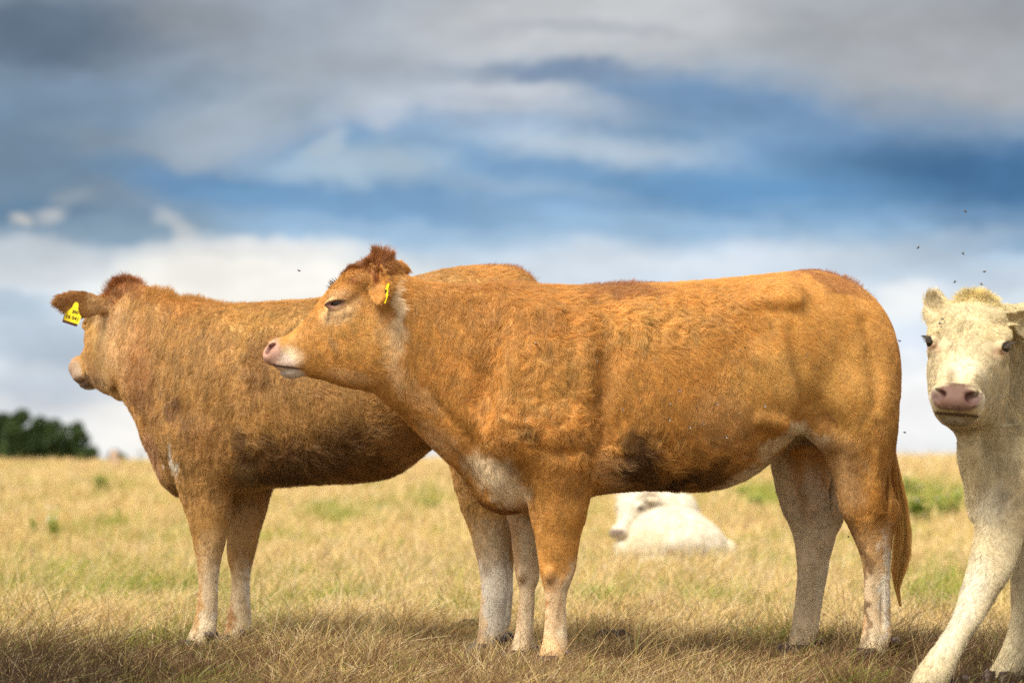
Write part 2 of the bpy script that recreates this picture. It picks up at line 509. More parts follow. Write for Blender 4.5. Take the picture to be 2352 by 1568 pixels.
# ------------------------------------------------------------------ animals
UP = np.array([0, 0, 1.0])
def nz(v): v = np.array(v, float); return v / np.linalg.norm(v)
KPX = .0014
class Head:
    """one head, described once in its own frame (x along the face, lateral, up) and placed per animal"""
    def __init__(s, O, yaw_dir, pitch=0, roll=0, scale=1.0, wide=1.0, eye_open=.5, ears=None):
        X = nz([yaw_dir[0], yaw_dir[1], 0]); Z = UP.copy(); Y = np.cross(Z, X)
        c, sn = math.cos(R(pitch)), math.sin(R(pitch))
        X, Z = X * c - Z * sn, Z * c + X * sn
        c, sn = math.cos(R(roll)), math.sin(R(roll))
        Y, Z = Y * c + Z * sn, Z * c - Y * sn
        s.O = np.array(O); s.X, s.Y, s.Z = X, Y, Z; s.s = scale; s.w = wide; s.eye_open = eye_open
        s.ears = ears or {}
        s.ex = 777 - 3 * (eye_open > .6)
    def p(s, px, py, lat=0):
        return s.O + s.s * (KPX * ((880 - px) * s.X + (600 - py) * s.Z) + lat * s.w * s.Y)
    def v(s, dx, dy, dl=0):           # direction: px right, px down, lateral metres
        return s.s * (KPX * (-dx * s.X - dy * s.Z) + dl * s.w * s.Y)
    def local(s, P):
        q = (np.asarray(P) - s.O) / s.s
        return 880 - (q @ s.X) / KPX, 600 - (q @ s.Z) / KPX, (q @ s.Y) / s.w
    def st(s, xt, yt, xb, yb, hw):
        a, b = s.p(xt, yt), s.p(xb, yb)
        return ((a + b) / 2, (a - b) / 2, s.Y * hw * s.s * s.w)
    def bl(s, F, x, y, lat, rx, ry, rl, k=.02, mode='union', tilt=0, sides=(1, -1)):
        c, sn = math.cos(R(tilt)), math.sin(R(tilt))
        for sd in sides:
            F.blob(s.p(x, y, sd * lat), [s.v(rx * c, rx * sn), s.v(-ry * sn, ry * c), s.v(0, 0, rl)], k * s.s, mode)
    def build(s, F):
        F.tube([s.st(905, 628, 912, 790, .060), s.st(862, 612, 888, 858, .074), s.st(815, 614, 850, 888, .086),
                s.st(775, 645, 806, 888, .090), s.st(744, 680, 768, 878, .075), s.st(712, 724, 736, 868, .059),
                s.st(680, 755, 705, 862, .052), s.st(655, 773, 680, 852, .052), s.st(634, 784, 652, 846, .052),
                s.st(619, 799, 630, 836, .040)], p=2.25, k=.03, sub=3)
        s.bl(F, 832, 648, .045, 46, 26, .034, .03)                 # frontal bulge
        s.bl(F, 792, 680, .070, 30, 20, .028, .02, tilt=-15)       # brow
        s.bl(F, 786, 720, .070, 30, 13, .022, .02, tilt=-10)       # lower orbit
        s.bl(F, 852, 800, .052, 62, 72, .030, .04)                # cheek muscle
        s.bl(F, 800, 760, .06, 60, 22, .022, .03, tilt=25)         # cheek bone
        s.bl(F, 642, 806, .022, 26, 28, .040, .02)                # muzzle pad
        s.bl(F, 668, 832, .032, 34, 20, .024, .018)               # upper lip
        s.bl(F, 674, 853, 0, 26, 13, .036, .012)                  # chin
        s.bl(F, 880, 616, 0, 34, 18, .045, .03)                    # poll
        # eye socket and slit
        eo = s.eye_open
        if eo < .6:
            s.bl(F, s.ex, 700, .086, 25, 11 + 6 * eo, .016, .010, tilt=-14)          # lids
            s.bl(F, s.ex, 700, .106, 18, 3.0 + 7.5 * eo, .024, .004, 'cut', tilt=-14)
        else:
            s.bl(F, s.ex - 2, 700, .083, 23, 18, .017, .010)
            s.bl(F, s.ex - 12, 700, .101, 22, 13, .023, .004, 'cut', tilt=-8)
        # nostrils
        s.bl(F, 622, 803, .037, 9, 12, .017, .007, 'cut', tilt=25)
        s.bl(F, 632, 796, .045, 12, 5, .012, .006, 'cut', tilt=-25)
        # mouth slit
        prev = None
        for (x, y) in [(616, 833), (630, 841), (648, 846), (664, 849), (682, 848), (698, 843)]:
            for sd in (-1, 1):
                F.blob(s.p(x, y, sd * (.026 if x < 625 else .05)), [s.v(10, 1.4), s.v(-.3, 2.2), s.v(0, 0, .014 if x > 625 else .024)], .004, 'cut')
        # ears
        for sd, e in s.ears.items():
            s.ear(F, sd, **e)
    def ear(s, F, sd, d, face, L=.17, W=.045, cup=.55, base=(868, 652, .062)):
        e1 = nz(d[0] * s.X + d[1] * sd * s.Y + d[2] * s.Z)
        e3 = nz(face[0] * s.X + face[1] * sd * s.Y + face[2] * s.Z); e3 = nz(e3 - e1 * (e3 @ e1)); e2 = np.cross(e3, e1)
        L, W = L * s.s, W * s.s
        B = s.p(base[0], base[1], sd * base[2])
        s.earf = getattr(s, 'earf', {}); s.earf[sd] = (B, e1, e2, e3, L, W)
        ctr = B + e1 * L / 2; ex = L * .6 + .04
        sl = F.sl(ctr - ex, ctr + ex); P = F.pts(sl) - B.astype(np.float32)
        u = (P @ e1.astype(np.float32)) / L; a = P @ e2.astype(np.float32); n = P @ e3.astype(np.float32)
        w_ = W * np.interp(u, [-.2, 0, .15, .45, .75, .92, 1], [.42, .45, .66, 1, .84, .46, .08])
        sx = a / w_
        cp = cup * W * np.interp(u, [0, .3, 1], [1.3, 1.0, .5])
        th = np.interp(u, [-.2, 0, .2, 1], [.022, .018, .0085, .0065]) * s.s ** .5
        f1 = np.abs(n - cp * np.minimum(sx * sx, 1.5)) / np.sqrt(1 + (2 * cp * sx / w_) ** 2) - th
        f2 = (np.abs(sx) - 1) * w_ * .8
        f3 = np.maximum(-u - .12, u - 1) * L
        f = np.maximum(np.maximum(f1, f2), f3)
        F.union(sl, np.minimum(f, .2).astype(np.float32), .016)

def paint_head(H, base_c, C, P, style):
    """coat markings of the head, in the head's own frame"""
    x, y, l = H.local(P)
    l = np.abs(l)
    m = (x < 930) & (x > 560) & (y > 560) & (y < 930) & (l < .2)
    nrm = fbm(P, 60, 5, 2)
    def g(cx, cy, cl, rx, ry, rl, tilt=0, hard=.6):
        c, sn = math.cos(R(tilt)), math.sin(R(tilt))
        dx, dy = x - cx, y - cy
        a = (dx * c + dy * sn) / rx; b_ = (-dx * sn + dy * c) / ry; cc = (l - cl) / rl
        d = np.sqrt(a * a + b_ * b_ + cc * cc) + .12 * nrm
        return (1 - _ss((d - hard) / (1 - hard + .25))) * m
    for it in style:
        (cx, cy, cl, rx, ry, rl), colr, st = it[:3]
        tilt = it[3] if len(it) > 3 else 0
        hard = it[4] if len(it) > 4 else .6
        wgt = (g(cx, cy, cl, rx, ry, rl, tilt, hard) * st)[:, None]
        C[:] = C * (1 - wgt) + np.array(colr) * wgt
    return C

def mesh_normals(P, Fq):
    a, b, c, d = (P[Fq[:, i]] for i in range(4))
    fn = np.cross(c - a, d - b)
    area = np.linalg.norm(fn, axis=1) * .5
    N = np.zeros_like(P)
    for i in range(4): np.add.at(N, Fq[:, i], fn)
    N /= np.maximum(np.linalg.norm(N, axis=1), 1e-9)[:, None]
    return N, area
BASE = {}
BV = {}
def local_mesh(name, P, F, mat, parent, smooth=True):
    return np_mesh(name, np.asarray(P) - BASE[parent.name], F, mat, parent, smooth)

def loft(sts, n=14, caps=True):
    P = []; F = []
    for (c, a, b) in sts:
        for i in range(n):
            th = 2 * math.pi * i / n
            P.append(np.array(c) + np.array(a) * math.cos(th) + np.array(b) * math.sin(th))
    k = len(sts)
    for j in range(k - 1):
        for i in range(n):
            F.append((j * n + i, j * n + (i + 1) % n, (j + 1) * n + (i + 1) % n, (j + 1) * n + i))
    if caps:
        for j, rev in ((0, True), (k - 1, False)):
            P.append(np.array(sts[j][0])); ci = len(P) - 1
            for i in range(0, n, 2):
                q = (j * n + i, j * n + i + 1, j * n + (i + 2) % n, ci)
                F.append(q[::-1] if rev else q)
    return np.array(P), np.array(F)
def ball(c, axes, nu=14, nv=9):
    axes = np.array(axes, float)
    sts = []
    for j in range(nv + 1):
        ph = math.pi * j / nv; z = math.cos(ph); r = max(math.sin(ph), .02)
        sts.append((np.array(c) + axes[2] * z, axes[0] * r, axes[1] * r))
    return loft(sts, nu)
def merge(parts):
    P = []; F = []; o = 0
    for p, f in parts:
        P.append(p); F.append(np.asarray(f) + o); o += len(p)
    return np.vstack(P), np.vstack(F)

def hoof(parent, c, fwd, s=1.0):
    """two claws side by side, c = middle of the sole"""
    fwd = nz([fwd[0], fwd[1], 0]); lat = np.cross(UP, fwd); parts = []
    for sd in (-1, 1):
        o = np.array(c) + lat * sd * .024 * s
        sts = [(o + fwd * .012 * s + UP * .072 * s, fwd * .034 * s, lat * .020 * s),
               (o + fwd * .016 * s + UP * .055 * s, fwd * .045 * s, lat * .024 * s),
               (o + fwd * .022 * s + UP * .03 * s, fwd * .055 * s, lat * .026 * s),
               (o + fwd * .030 * s + UP * .004, fwd * .064 * s, lat * .026 * s),
               (o + fwd * .030 * s + UP * .0, fwd * .060 * s, lat * .024 * s)]
        parts.append(loft(sts, 14))
    P, F = merge(parts)
    return local_mesh('hoof', P, F[:, ::-1], M['horny'], parent)
def dewclaws(parent, c, fwd, s=1.0):
    fwd = nz([fwd[0], fwd[1], 0]); lat = np.cross(UP, fwd)
    for sd in (-1, 1):
        o = np.array(c) + lat * sd * .024 * s - fwd * .006 * s
        P, F = ball(o, [-fwd * .018 * s - UP * .008 * s, lat * .012 * s, UP * .015 * s - fwd * .004 * s], 10, 6)
        local_mesh('dewclaw', P, F, M['horny'], parent)

def side_paint(C, P, X, Y, L, blobs, amp=16, seed=2):
    wx = X + amp * (fbm(P, 14, seed, 3) + .8 * fbm(P, 45, seed + 7, 2)); wy = Y + amp * (fbm(P, 14, seed + 50, 3) + .8 * fbm(P, 45, seed + 57, 2))
    for bl in blobs:
        (cx, cy, rx, ry), colr, st = bl[:3]
        tilt = bl[3] if len(bl) > 3 else 0
        side = bl[4] if len(bl) > 4 else 0       # -1 near side only, 1 far side only
        c, sn = math.cos(R(tilt)), math.sin(R(tilt))
        dx, dy = wx - cx, wy - cy
        d = np.sqrt(((dx * c + dy * sn) / rx) ** 2 + ((-dx * sn + dy * c) / ry) ** 2)
        wgt = (1 - _ss((d - .45) / .75)) * st
        if side: wgt = wgt * _ss((L * side + .02) / .04)
        wgt = wgt[:, None]
        C[:] = C * (1 - wgt) + np.array(colr) * wgt
    return C

def flow(X, Y, anchors, scale=90.0):
    A = np.array(anchors, float)
    d2 = (X[:, None] - A[None, :, 0]) ** 2 + (Y[:, None] - A[None, :, 1]) ** 2
    wgt = 1 / (d2 + scale ** 2 * .15) ** 1.5
    v = wgt @ (A[:, 2:4] / np.linalg.norm(A[:, 2:4], axis=1)[:, None])
    return v / np.maximum(np.linalg.norm(v, axis=1), 1e-9)[:, None]

def animal(name, F, plane, base, H, paint, flow_a, length_fn, n_hair, label, cat, curl_fn=None, group=None, hw=.00048, dens_fn=None, whorl=False, lit=.22, slim=.0065, relief=.012):
    P, Fq = F.mesh()
    X_, Y_ = project(P)
    # one light relaxation of the voxel surface
    e = np.vstack([Fq[:, [0, 1]], Fq[:, [1, 2]], Fq[:, [2, 3]], Fq[:, [3, 0]]])
    for lam in (.5, -.52, .5, -.52):
        S = np.zeros_like(P); cnt = np.zeros(len(P))
        np.add.at(S, e[:, 0], P[e[:, 1]]); np.add.at(cnt, e[:, 0], 1)
        np.add.at(S, e[:, 1], P[e[:, 0]]); np.add.at(cnt, e[:, 1], 1)
        P = P + lam * (S / cnt[:, None] - P)
    N, area = mesh_normals(P, Fq)
    P = P - N * (slim * _ss((Y_ - 1170) / 70))[:, None]
    # matted, ridged relief of the coat where it curls
    X_, Y_ = project(P); cv = curl_fn(P, X_, Y_) if curl_fn else np.full(len(P), .3)
    rid = 1 - 2.2 * np.abs(vnoise(P + .012 * np.stack([vnoise(P, 30, 801 + i) for i in range(3)], 1), 32.0, 800))
    P = P + N * (np.clip(cv - .2, 0, 1) * relief * rid + .0014 * vnoise(P, 22, 810))[:, None]
    N, area = mesh_normals(P, Fq)
    base = np.array(base, float)
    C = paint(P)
    o = np_mesh(name, P - base, Fq, M['skin'])
    o.location = base
    tag(o, label, cat, group)
    BASE[o.name] = base
    me = o.data
    if len(me.vertices) == len(P): set_attr(me, 'coat', C * .8)
    bv = BVHTree.FromPolygons([tuple(p) for p in P], [tuple(int(i) for i in f) for f in Fq]); BV[o.name] = bv
    if n_hair <= 0: return o
    fc = P[Fq].mean(1); fn = N[Fq].mean(1)
    view = nz([0, 0, CAM_H]) * 0 + (np.array([0, 0, CAM_H]) - fc); view /= np.linalg.norm(view, axis=1)[:, None]
    wgt = area * np.where((fn * view).sum(1) > -.25, 1, .22)
    if dens_fn is not None: wgt = wgt * dens_fn(fc)
    wgt /= wgt.sum()
    idx = rng.choice(len(Fq), n_hair, p=wgt)
    u, v = rng.random(n_hair), rng.random(n_hair)
    q = Fq[idx]
    W4 = np.stack([(1 - u) * (1 - v), u * (1 - v), u * v, (1 - u) * v], 1)
    root = (P[q] * W4[..., None]).sum(1); nor = (N[q] * W4[..., None]).sum(1); nor /= np.linalg.norm(nor, axis=1)[:, None]
    X, Y = project(root)
    fl = flow(X, Y, flow_a)
    D = fl[:, :1] * plane.dir + (-fl[:, 1:]) * UP
    if H is not None:
        hx, hy, hl = H.local(root)
        inh = (hx < 890) & (hx > 560) & (hy > 540) & (hy < 930) & (np.abs(hl) < .3)
        if whorl:
            dx, dy = hl / KPX, (hx - 775) * .8 - (hy - 660) * .6      # across, and up the forehead
            up_f = _ss((dy + 10) / 30)[:, None]
            Dh = up_f * (H.Y * (hl / .08)[:, None] * .9 + H.Z * .9 - H.X * .2) + (1 - up_f) * (H.X * .8 - H.Z * .6 + H.Y * (hl / .08)[:, None] * .5)
        else:
            Dh = -H.X * .55 - H.Z * .75
            Dh = np.repeat(Dh[None], len(root), 0)
            top = _ss((690 - hy) / 40)[:, None] * _ss((hx - 760) / 40)[:, None]
            Dh = Dh * (1 - top) + top * (-H.X * .6 + H.Z * .1 + H.Y * (hl / .08)[:, None] * .6)
        wh = (_ss((900 - hx) / 40) * inh)[:, None]
        D = D * (1 - wh) + Dh * wh
    # slow swirls in the lie of the coat
    sw = np.stack([fbm(root, 9, 21 + i, 2) for i in range(3)], 1)
    curl = curl_fn(root, X, Y) if curl_fn else np.full(n_hair, .4)
    D = D + sw * (.35 + 1.0 * curl)[:, None]
    T = D - nor * (D * nor).sum(1)[:, None]; T /= np.maximum(np.linalg.norm(T, axis=1), 1e-6)[:, None]
    Bt = np.cross(nor, T)
    ln = length_fn(root, X, Y)
    keep = ln > .0015
    root, nor, T, Bt, ln, curl = root[keep], nor[keep], T[keep], Bt[keep], ln[keep], curl[keep]
    n = len(root)
    ln = ln * rng.uniform(.7, 1.2, n)
    m = 5
    s = np.linspace(0, 1, m)[None, :, None]
    # locks: neighbouring hairs share an offset, so tips gather into tufts
    f1 = 95.0
    lk = np.stack([vnoise(root + T * .01, f1, 31 + i) for i in range(3)], 1)
    lk2 = np.stack([vnoise(root, 33.0, 41 + i) for i in range(3)], 1)
    lk = lk * .65 + lk2 * .5
    lkt = lk - nor * (lk * nor).sum(1)[:, None]
    lift = (.20 + .20 * rng.random(n) + .28 * (lk * nor).sum(1) + .40 * curl)[:, None, None]
    LL = ln[:, None, None]
    ph = (vnoise(root, 45.0, 60) * 5)[:, None, None]
    pts = root[:, None] + LL * (s * T[:, None] * (1 - .12 * lift) + (s * lift - .40 * s ** 2 * lift * 1.2) * nor[:, None]
          + s ** 1.4 * (.5 + 1.1 * curl[:, None, None]) * lkt[:, None]
          + (.16 + .22 * curl[:, None, None]) * s * np.sin(s * 6.5 + ph) * Bt[:, None]
          + (.05 + .08 * curl[:, None, None]) * s * rng.normal(size=(n, 1, 3)))
    rad = hw * (1 - .8 * s[..., 0]) * rng.uniform(.7, 1.25, (n, 1))
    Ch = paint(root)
    tone = 1 + lit * (1 + 1.2 * curl)[:, None].ravel() * (lk * np.array([.5, .3, 1])).sum(1) + rng.normal(0, .07, n)
    Ch = Ch * np.clip(tone, .42, 1.6)[:, None]
    b2 = hair('coat', pts - base, rad, Ch, M['fur'], o)
    return o

def tuft(name, parent, roots, dirs, lens, colr, rad=.0006, m=7, curl=.25, mat=None, gather=None):
    n = len(roots); s = np.linspace(0, 1, m)[None, :, None]
    ph = rng.random((n, 1, 1)) * 6
    B = np.cross(dirs, UP + .01); B /= np.maximum(np.linalg.norm(B, axis=1), 1e-6)[:, None]
    pts = roots[:, None] + lens[:, None, None] * (s * dirs[:, None] + curl * s * s * rng.normal(size=(n, 1, 3)) * .4
          + curl * .35 * s * np.sin(s * 5 + ph) * B[:, None])
    if gather is not None: pts = gather(pts, s)
    r = rad * (1 - .75 * s[..., 0]) * rng.uniform(.7, 1.2, (n, 1))
    return hair(name, pts - BASE[parent.name], r, colr, mat or M['fur'], parent)

def eyes(parent, H, sides=(1, -1), look=(0, 0)):
    for sd in sides:
        c = H.p(H.ex + 2, 700, sd * (.071 + .009 * (H.eye_open > .6))); r = (.0235 + .000 * (H.eye_open > .6)) * H.s
        P, F = ball(c, [H.X * r, H.Z * r, H.Y * r], 20, 12)
        local_mesh('eye', P, F, M['eye'], parent)

def lashes(parent, H, colr, sides=(1, -1), drop=.8):
    for sd in sides:
        n = 260
        a = rng.uniform(-1, 1, n)
        px = H.ex + 20 * a; py = 697 - 6 * (1 - a * a) * (.4 + H.eye_open) - a * 4
        roots = np.array([H.p(x, y, sd * (.096 - .012 * abs(t_))) for x, y, t_ in zip(px, py, a)])
        d = np.array([nz(H.X * (.3 - .3 * t_) + H.Y * sd * .9 - H.Z * drop * rng.uniform(.4, 1)) for t_ in a])
        tuft('eyelashes', parent, roots, d, rng.uniform(.012, .022, n) * H.s, np.repeat(np.array([colr]), n, 0), .0004, 5, .15)

# ================================================================== standing cow in front
PM = Plane((.076, 7.88), 19.5)
Kc = .00143
F = Field((-.95, 7.2, -.01), (1.62, 8.85, 1.46), .0068)
S = PM.st
def pb(pl, x, y, off, rx, ry, rn, k=.04, mode='union', tilt=0, Kc=.00143):
    c, sn = math.cos(R(tilt)), math.sin(R(tilt))
    a = pl.dir * rx * Kc * c - UP * rx * Kc * sn; b = pl.dir * ry * Kc * sn + UP * ry * Kc * c
    F.blob(pl.pt(x, y, off), [a, b, pl.n * rn], k, mode)
F.tube([S(2046, 800, 2044, 930, .07), S(2018, 722, 2030, 985, .13), S(1975, 672, 1985, 1010, .185), S(1925, 642, 1925, 1005, .22),
        S(1865, 624, 1865, 992, .235), S(1805, 625, 1805, 1000, .25), S(1725, 636, 1735, 1075, .275), S(1620, 647, 1635, 1122, .30),
        S(1500, 656, 1500, 1121, .31), S(1400, 660, 1405, 1127, .30), S(1300, 660, 1320, 1145, .27), S(1210, 656, 1225, 1172, .235),
        S(1130, 660, 1120, 1140, .18)], p=2.35, k=.03, cap0=.012, cap1=.08)
# neck runs from the chest up to the jaw, bending towards the picture plane
neck = [S(1190, 665, 1150, 1160, .19), S(1120, 660, 1060, 1085, .155), S(1060, 658, 1000, 1030, .13), S(1000, 652, 945, 975, .115)]
HM = Head(PM.pt(880, 600, -.0) * [1, 0, 1] + [0, 7.70, 0], (-1, .02), 0, 0, 1.0, 1.0, .42,
          {1: dict(d=(-.02, .64, -.76), face=(.30, .75, .6), L=.125, W=.036, cup=.42, base=(880, 640, .062)),
           -1: dict(d=(-.5, .80, .38), face=(.7, .2, .3), L=.17)})
kz = HM.Y * -1
def nst(xt, yt, xb, yb, hw, d):
    a, b_ = at_depth(xt, yt, d), at_depth(xb, yb, d)
    return ((a + b_) / 2, (a - b_) / 2, nz([-.15, 1, 0]) * hw)
neck += [nst(950, 640, 895, 932, .10, 7.72), nst(905, 622, 850, 895, .088, 7.70)]
F.tube(neck, p=2.15, k=.05)
HM.build(F)
for sd in (-1, 1):
    pb(PM, 1250, 850, sd * .165, 90, 150, .085, .07)              # shoulder blade
    pb(PM, 1195, 985, sd * .165, 85, 75, .075, .05, tilt=25)       # point of shoulder
    pb(PM, 1300, 980, sd * .185, 85, 75, .07, .05)                # upper arm
    pb(PM, 1800, 678, sd * .19, 48, 34, .05, .06)                 # hook bone
    pb(PM, 1765, 745, sd * .345, 50, 52, .07, .06, 'cut')         # hunger hollow
    pb(PM, 1905, 930, sd * .155, 80, 100, .08, .06)               # stifle muscle
    pb(PM, 1985, 820, sd * .13, 60, 130, .08, .06)
pb(PM, 1160, 1085, 0, 75, 85, .12, .06)                           # brisket
pb(PM, 1430, 1000, -.34, 26, 120, .05, .06, 'cut')                # groove behind the elbow
pb(PM, 1862, 1030, .03, 42, 24, .07, .04)                         # small udder
# near fore leg
N_ = -.145
F.tube([S(1185, 985, 1388, 955, .085, N_ - .03), S(1203, 1065, 1376, 1055, .08, N_ - .02), S(1213, 1130, 1354, 1128, .07, N_), S(1222, 1200, 1342, 1196, .062, N_),
        S(1230, 1260, 1331, 1260, .052, N_), S(1236, 1306, 1325, 1306, .046, N_), S(1243, 1338, 1314, 1338, .041, N_), S(1249, 1368, 1304, 1368, .034, N_),
        S(1249, 1420, 1303, 1420, .031, N_), S(1245, 1462, 1306, 1462, .034, N_), S(1240, 1490, 1308, 1490, .039, N_), S(1232, 1518, 1302, 1518, .041, N_), S(1228, 1540, 1296, 1540, .040, N_)], k=.035, cap1=.01)
L_ = .12
F.tube([S(1150, 1080, 1260, 1075, .08, L_), S(1160, 1150, 1245, 1145, .065, L_), S(1170, 1200, 1240, 1200, .055, L_), S(1176, 1260, 1237, 1260, .05, L_), S(1180, 1305, 1240, 1303, .046, L_),
        S(1186, 1336, 1238, 1334, .040, L_), S(1190, 1362, 1231, 1360, .033, L_), S(1186, 1420, 1228, 1418, .031, L_), S(1180, 1456, 1227, 1454, .034, L_),
        S(1172, 1484, 1224, 1482, .038, L_), S(1164, 1508, 1218, 1506, .04, L_), S(1160, 1524, 1212, 1522, .038, L_)], k=.03, cap1=.01)
# near hind leg
N2 = -.13
F.tube([S(1845, 800, 2046, 800, .10, N2 + .02), S(1850, 900, 2055, 900, .115, N2), S(1862, 960, 2056, 960, .11, N2), S(1880, 1014, 2050, 1018, .10, N2), S(1904, 1055, 2040, 1060, .085, N2), S(1920, 1097, 2040, 1105, .072, N2),
        S(1932, 1160, 2054, 1155, .06, N2), S(1943, 1195, 2060, 1185, .053, N2), S(1956, 1228, 2054, 1222, .048, N2), S(1970, 1265, 2048, 1268, .042, N2), S(1981, 1304, 2046, 1306, .037, N2), S(1984, 1354, 2046, 1354, .034, N2),
        S(1982, 1416, 2046, 1416, .034, N2), S(1978, 1455, 2049, 1455, .038, N2), S(1971, 1492, 2038, 1490, .041, N2), S(1964, 1518, 2030, 1516, .04, N2)], k=.04, cap1=.01, p=2.2)
L2 = .115
F.tube([S(1830, 850, 2020, 850, .10, L2), S(1800, 960, 1990, 960, .105, L2), S(1780, 1030, 1945, 1030, .095, L2), S(1778, 1070, 1908, 1065, .085, L2), S(1788, 1125, 1916, 1105, .072, L2), S(1800, 1170, 1927, 1150, .06, L2),
        S(1812, 1205, 1931, 1185, .052, L2), S(1822, 1240, 1922, 1230, .047, L2), S(1828, 1285, 1908, 1285, .04, L2), S(1829, 1332, 1900, 1329, .036, L2), S(1822, 1400, 1888, 1395, .034, L2), S(1814, 1450, 1879, 1452, .037, L2),
        S(1807, 1490, 1866, 1486, .04, L2), S(1803, 1512, 1856, 1508, .038, L2)], k=.04, cap1=.01, p=2.2)
# creases and muscle edges of the near side
for path, r, kk, md in (([(1150, 760), (1128, 830), (1112, 900), (1112, 960)], .030, .05, 'cut'), ([(1385, 760), (1393, 850), (1378, 950), (1372, 1030)], .018, .05, 'cut'),
        ([(975, 880), (1010, 930), (1050, 975), (1085, 1020), (1100, 1050)], .014, .022, 'cut'), ([(1000, 1000), (1040, 1040), (1080, 1085), (1110, 1130)], .014, .025, 'cut'),
        ([(1185, 700), (1180, 800), (1170, 900), (1160, 960)], .020, .05, 'union'), ([(1330, 700), (1345, 800), (1340, 900)], .018, .05, 'union'),
        ([(1230, 1020), (1280, 1040), (1340, 1030)], .016, .03, 'cut'), ([(1215, 1090), (1222, 1150), (1232, 1210)], .012, .02, 'cut'),
        ([(1880, 930), (1900, 965), (1935, 990)], .026, .05, 'cut'), ([(1820, 760), (1840, 850), (1850, 930)], .017, .05, 'cut'), ([(1990, 740), (2010, 830), (2015, 930)], .018, .045, 'cut'),
        ([(1740, 960), (1790, 975), (1835, 985)], .016, .04, 'union'), ([(1700, 700), (1760, 690), (1830, 690)], .014, .04, 'union'), ([(1960, 1060), (1975, 1120), (1990, 1180)], .018, .035, 'cut'),
        ([(2010, 1040), (2012, 1110), (2020, 1170)], .014, .03, 'union')):
    F.groove(path, r, kk, .55 if md == 'cut' else -.35, md)
# tendon grooves and knee bones
for (x, y, off, hh) in ((1291, 1410, N_, 48), (1216, 1408, L_, 44), (2030, 1390, N2, 60), (1873, 1385, L2, 55)):
    F.blob(PM.pt(x, y, off - .040), [PM.dir * .005, UP * hh * .0014, PM.n * .013], .010, 'cut')
for (x, y, off) in ((1262, 1318, N_ - .03), (1196, 1318, L_ - .03), (1290, 1330, N_ - .02)):
    F.blob(PM.pt(x, y, off), [PM.dir * .02, UP * .026, PM.n * .018], .014)
for (x, y, off) in ((2035, 1130, N2 - .045), (1905, 1130, L2 - .045)):
    F.blob(PM.pt(x, y, off), [PM.dir * .010, UP * .06, PM.n * .012], .02, 'cut')
# hocks keep a point behind and above the cannon
for (x, y, off) in ((2046, 1180, N2), (1920, 1185, L2)):
    F.blob(PM.pt(x, y, off), [PM.dir * .022, UP * .05, PM.n * .022], .03)
# tail bone down to the switch
tl = [(1990, 706), (2025, 775), (2040, 860), (2044, 960), (2048, 1050), (2056, 1110), (2064, 1180)]
F.tube([(PM.pt(x, y, 0), PM.dir * r + UP * .0001, PM.n * r) for (x, y), r in zip(tl, (.022, .02, .02, .018, .016, .014, .011))], k=.025)

ORANGE = np.array([.64, .33, .080]); DEEP = np.array([.47, .215, .05]); PALE = np.array([.86, .60, .32]); CREAM = np.array([.90, .77, .56])
WHITE = np.array([.92, .85, .74]); RUST = np.array([.31, .118, .034]); DIRT = np.array([.085, .035, .013]); PINK = np.array([.62, .36, .29]); GOLD = np.array([.78, .47, .14])
head_style = [
 ((838, 640, .03, 70, 48, .09), DEEP, .55),
 ((880, 600, .0, 50, 44, .12), RUST, .7),
 ((779, 702, .09, 60, 34, .05), PALE, .75, -10, .5),
 ((779, 727, .09, 48, 22, .05), CREAM, .45, -10, .4),
 ((830, 770, .08, 120, 60, .08), GOLD, .35, 20),
 ((805, 862, .05, 60, 22, .05), PALE, .5, 12, .3),
 ((668, 822, .05, 38, 30, .07), CREAM, .8, 10, .4),
 ((655, 832, .05, 38, 22, .07), np.array([.82, .66, .58]), .85, 10, .5),
 ((674, 856, .0, 30, 15, .06), np.array([.74, .66, .60]), .95, 0, .8),
 ((629, 812, .03, 24, 36, .07), PINK, .9, 20, .7),
 ((622, 803, .04, 9, 14, .03), np.array([.16, .06, .045]), .95, 25, .7),
 ((632, 797, .048, 11, 6, .02), np.array([.16, .06, .045]), .9, -25, .7),
 ((777, 700, .10, 25, 9, .04), np.array([.16, .06, .045]), .95, -14, .7), ((777, 708, .10, 22, 4, .04), PINK, .6, -14, .5),
 ((768, 705, .10, 9, 8, .04), PINK, .8, -14, .6),
 ((760, 726, .09, 4, 20, .04), np.array([.30, .17, .09]), .7, 12, .3),
 ((770, 790, .09, 10, 28, .05), np.array([.30, .17, .08]), .55, -30, .2),
 ((660, 842, .05, 48, 3.5, .08), np.array([.12, .05, .04]), .9, 8, .6),
]
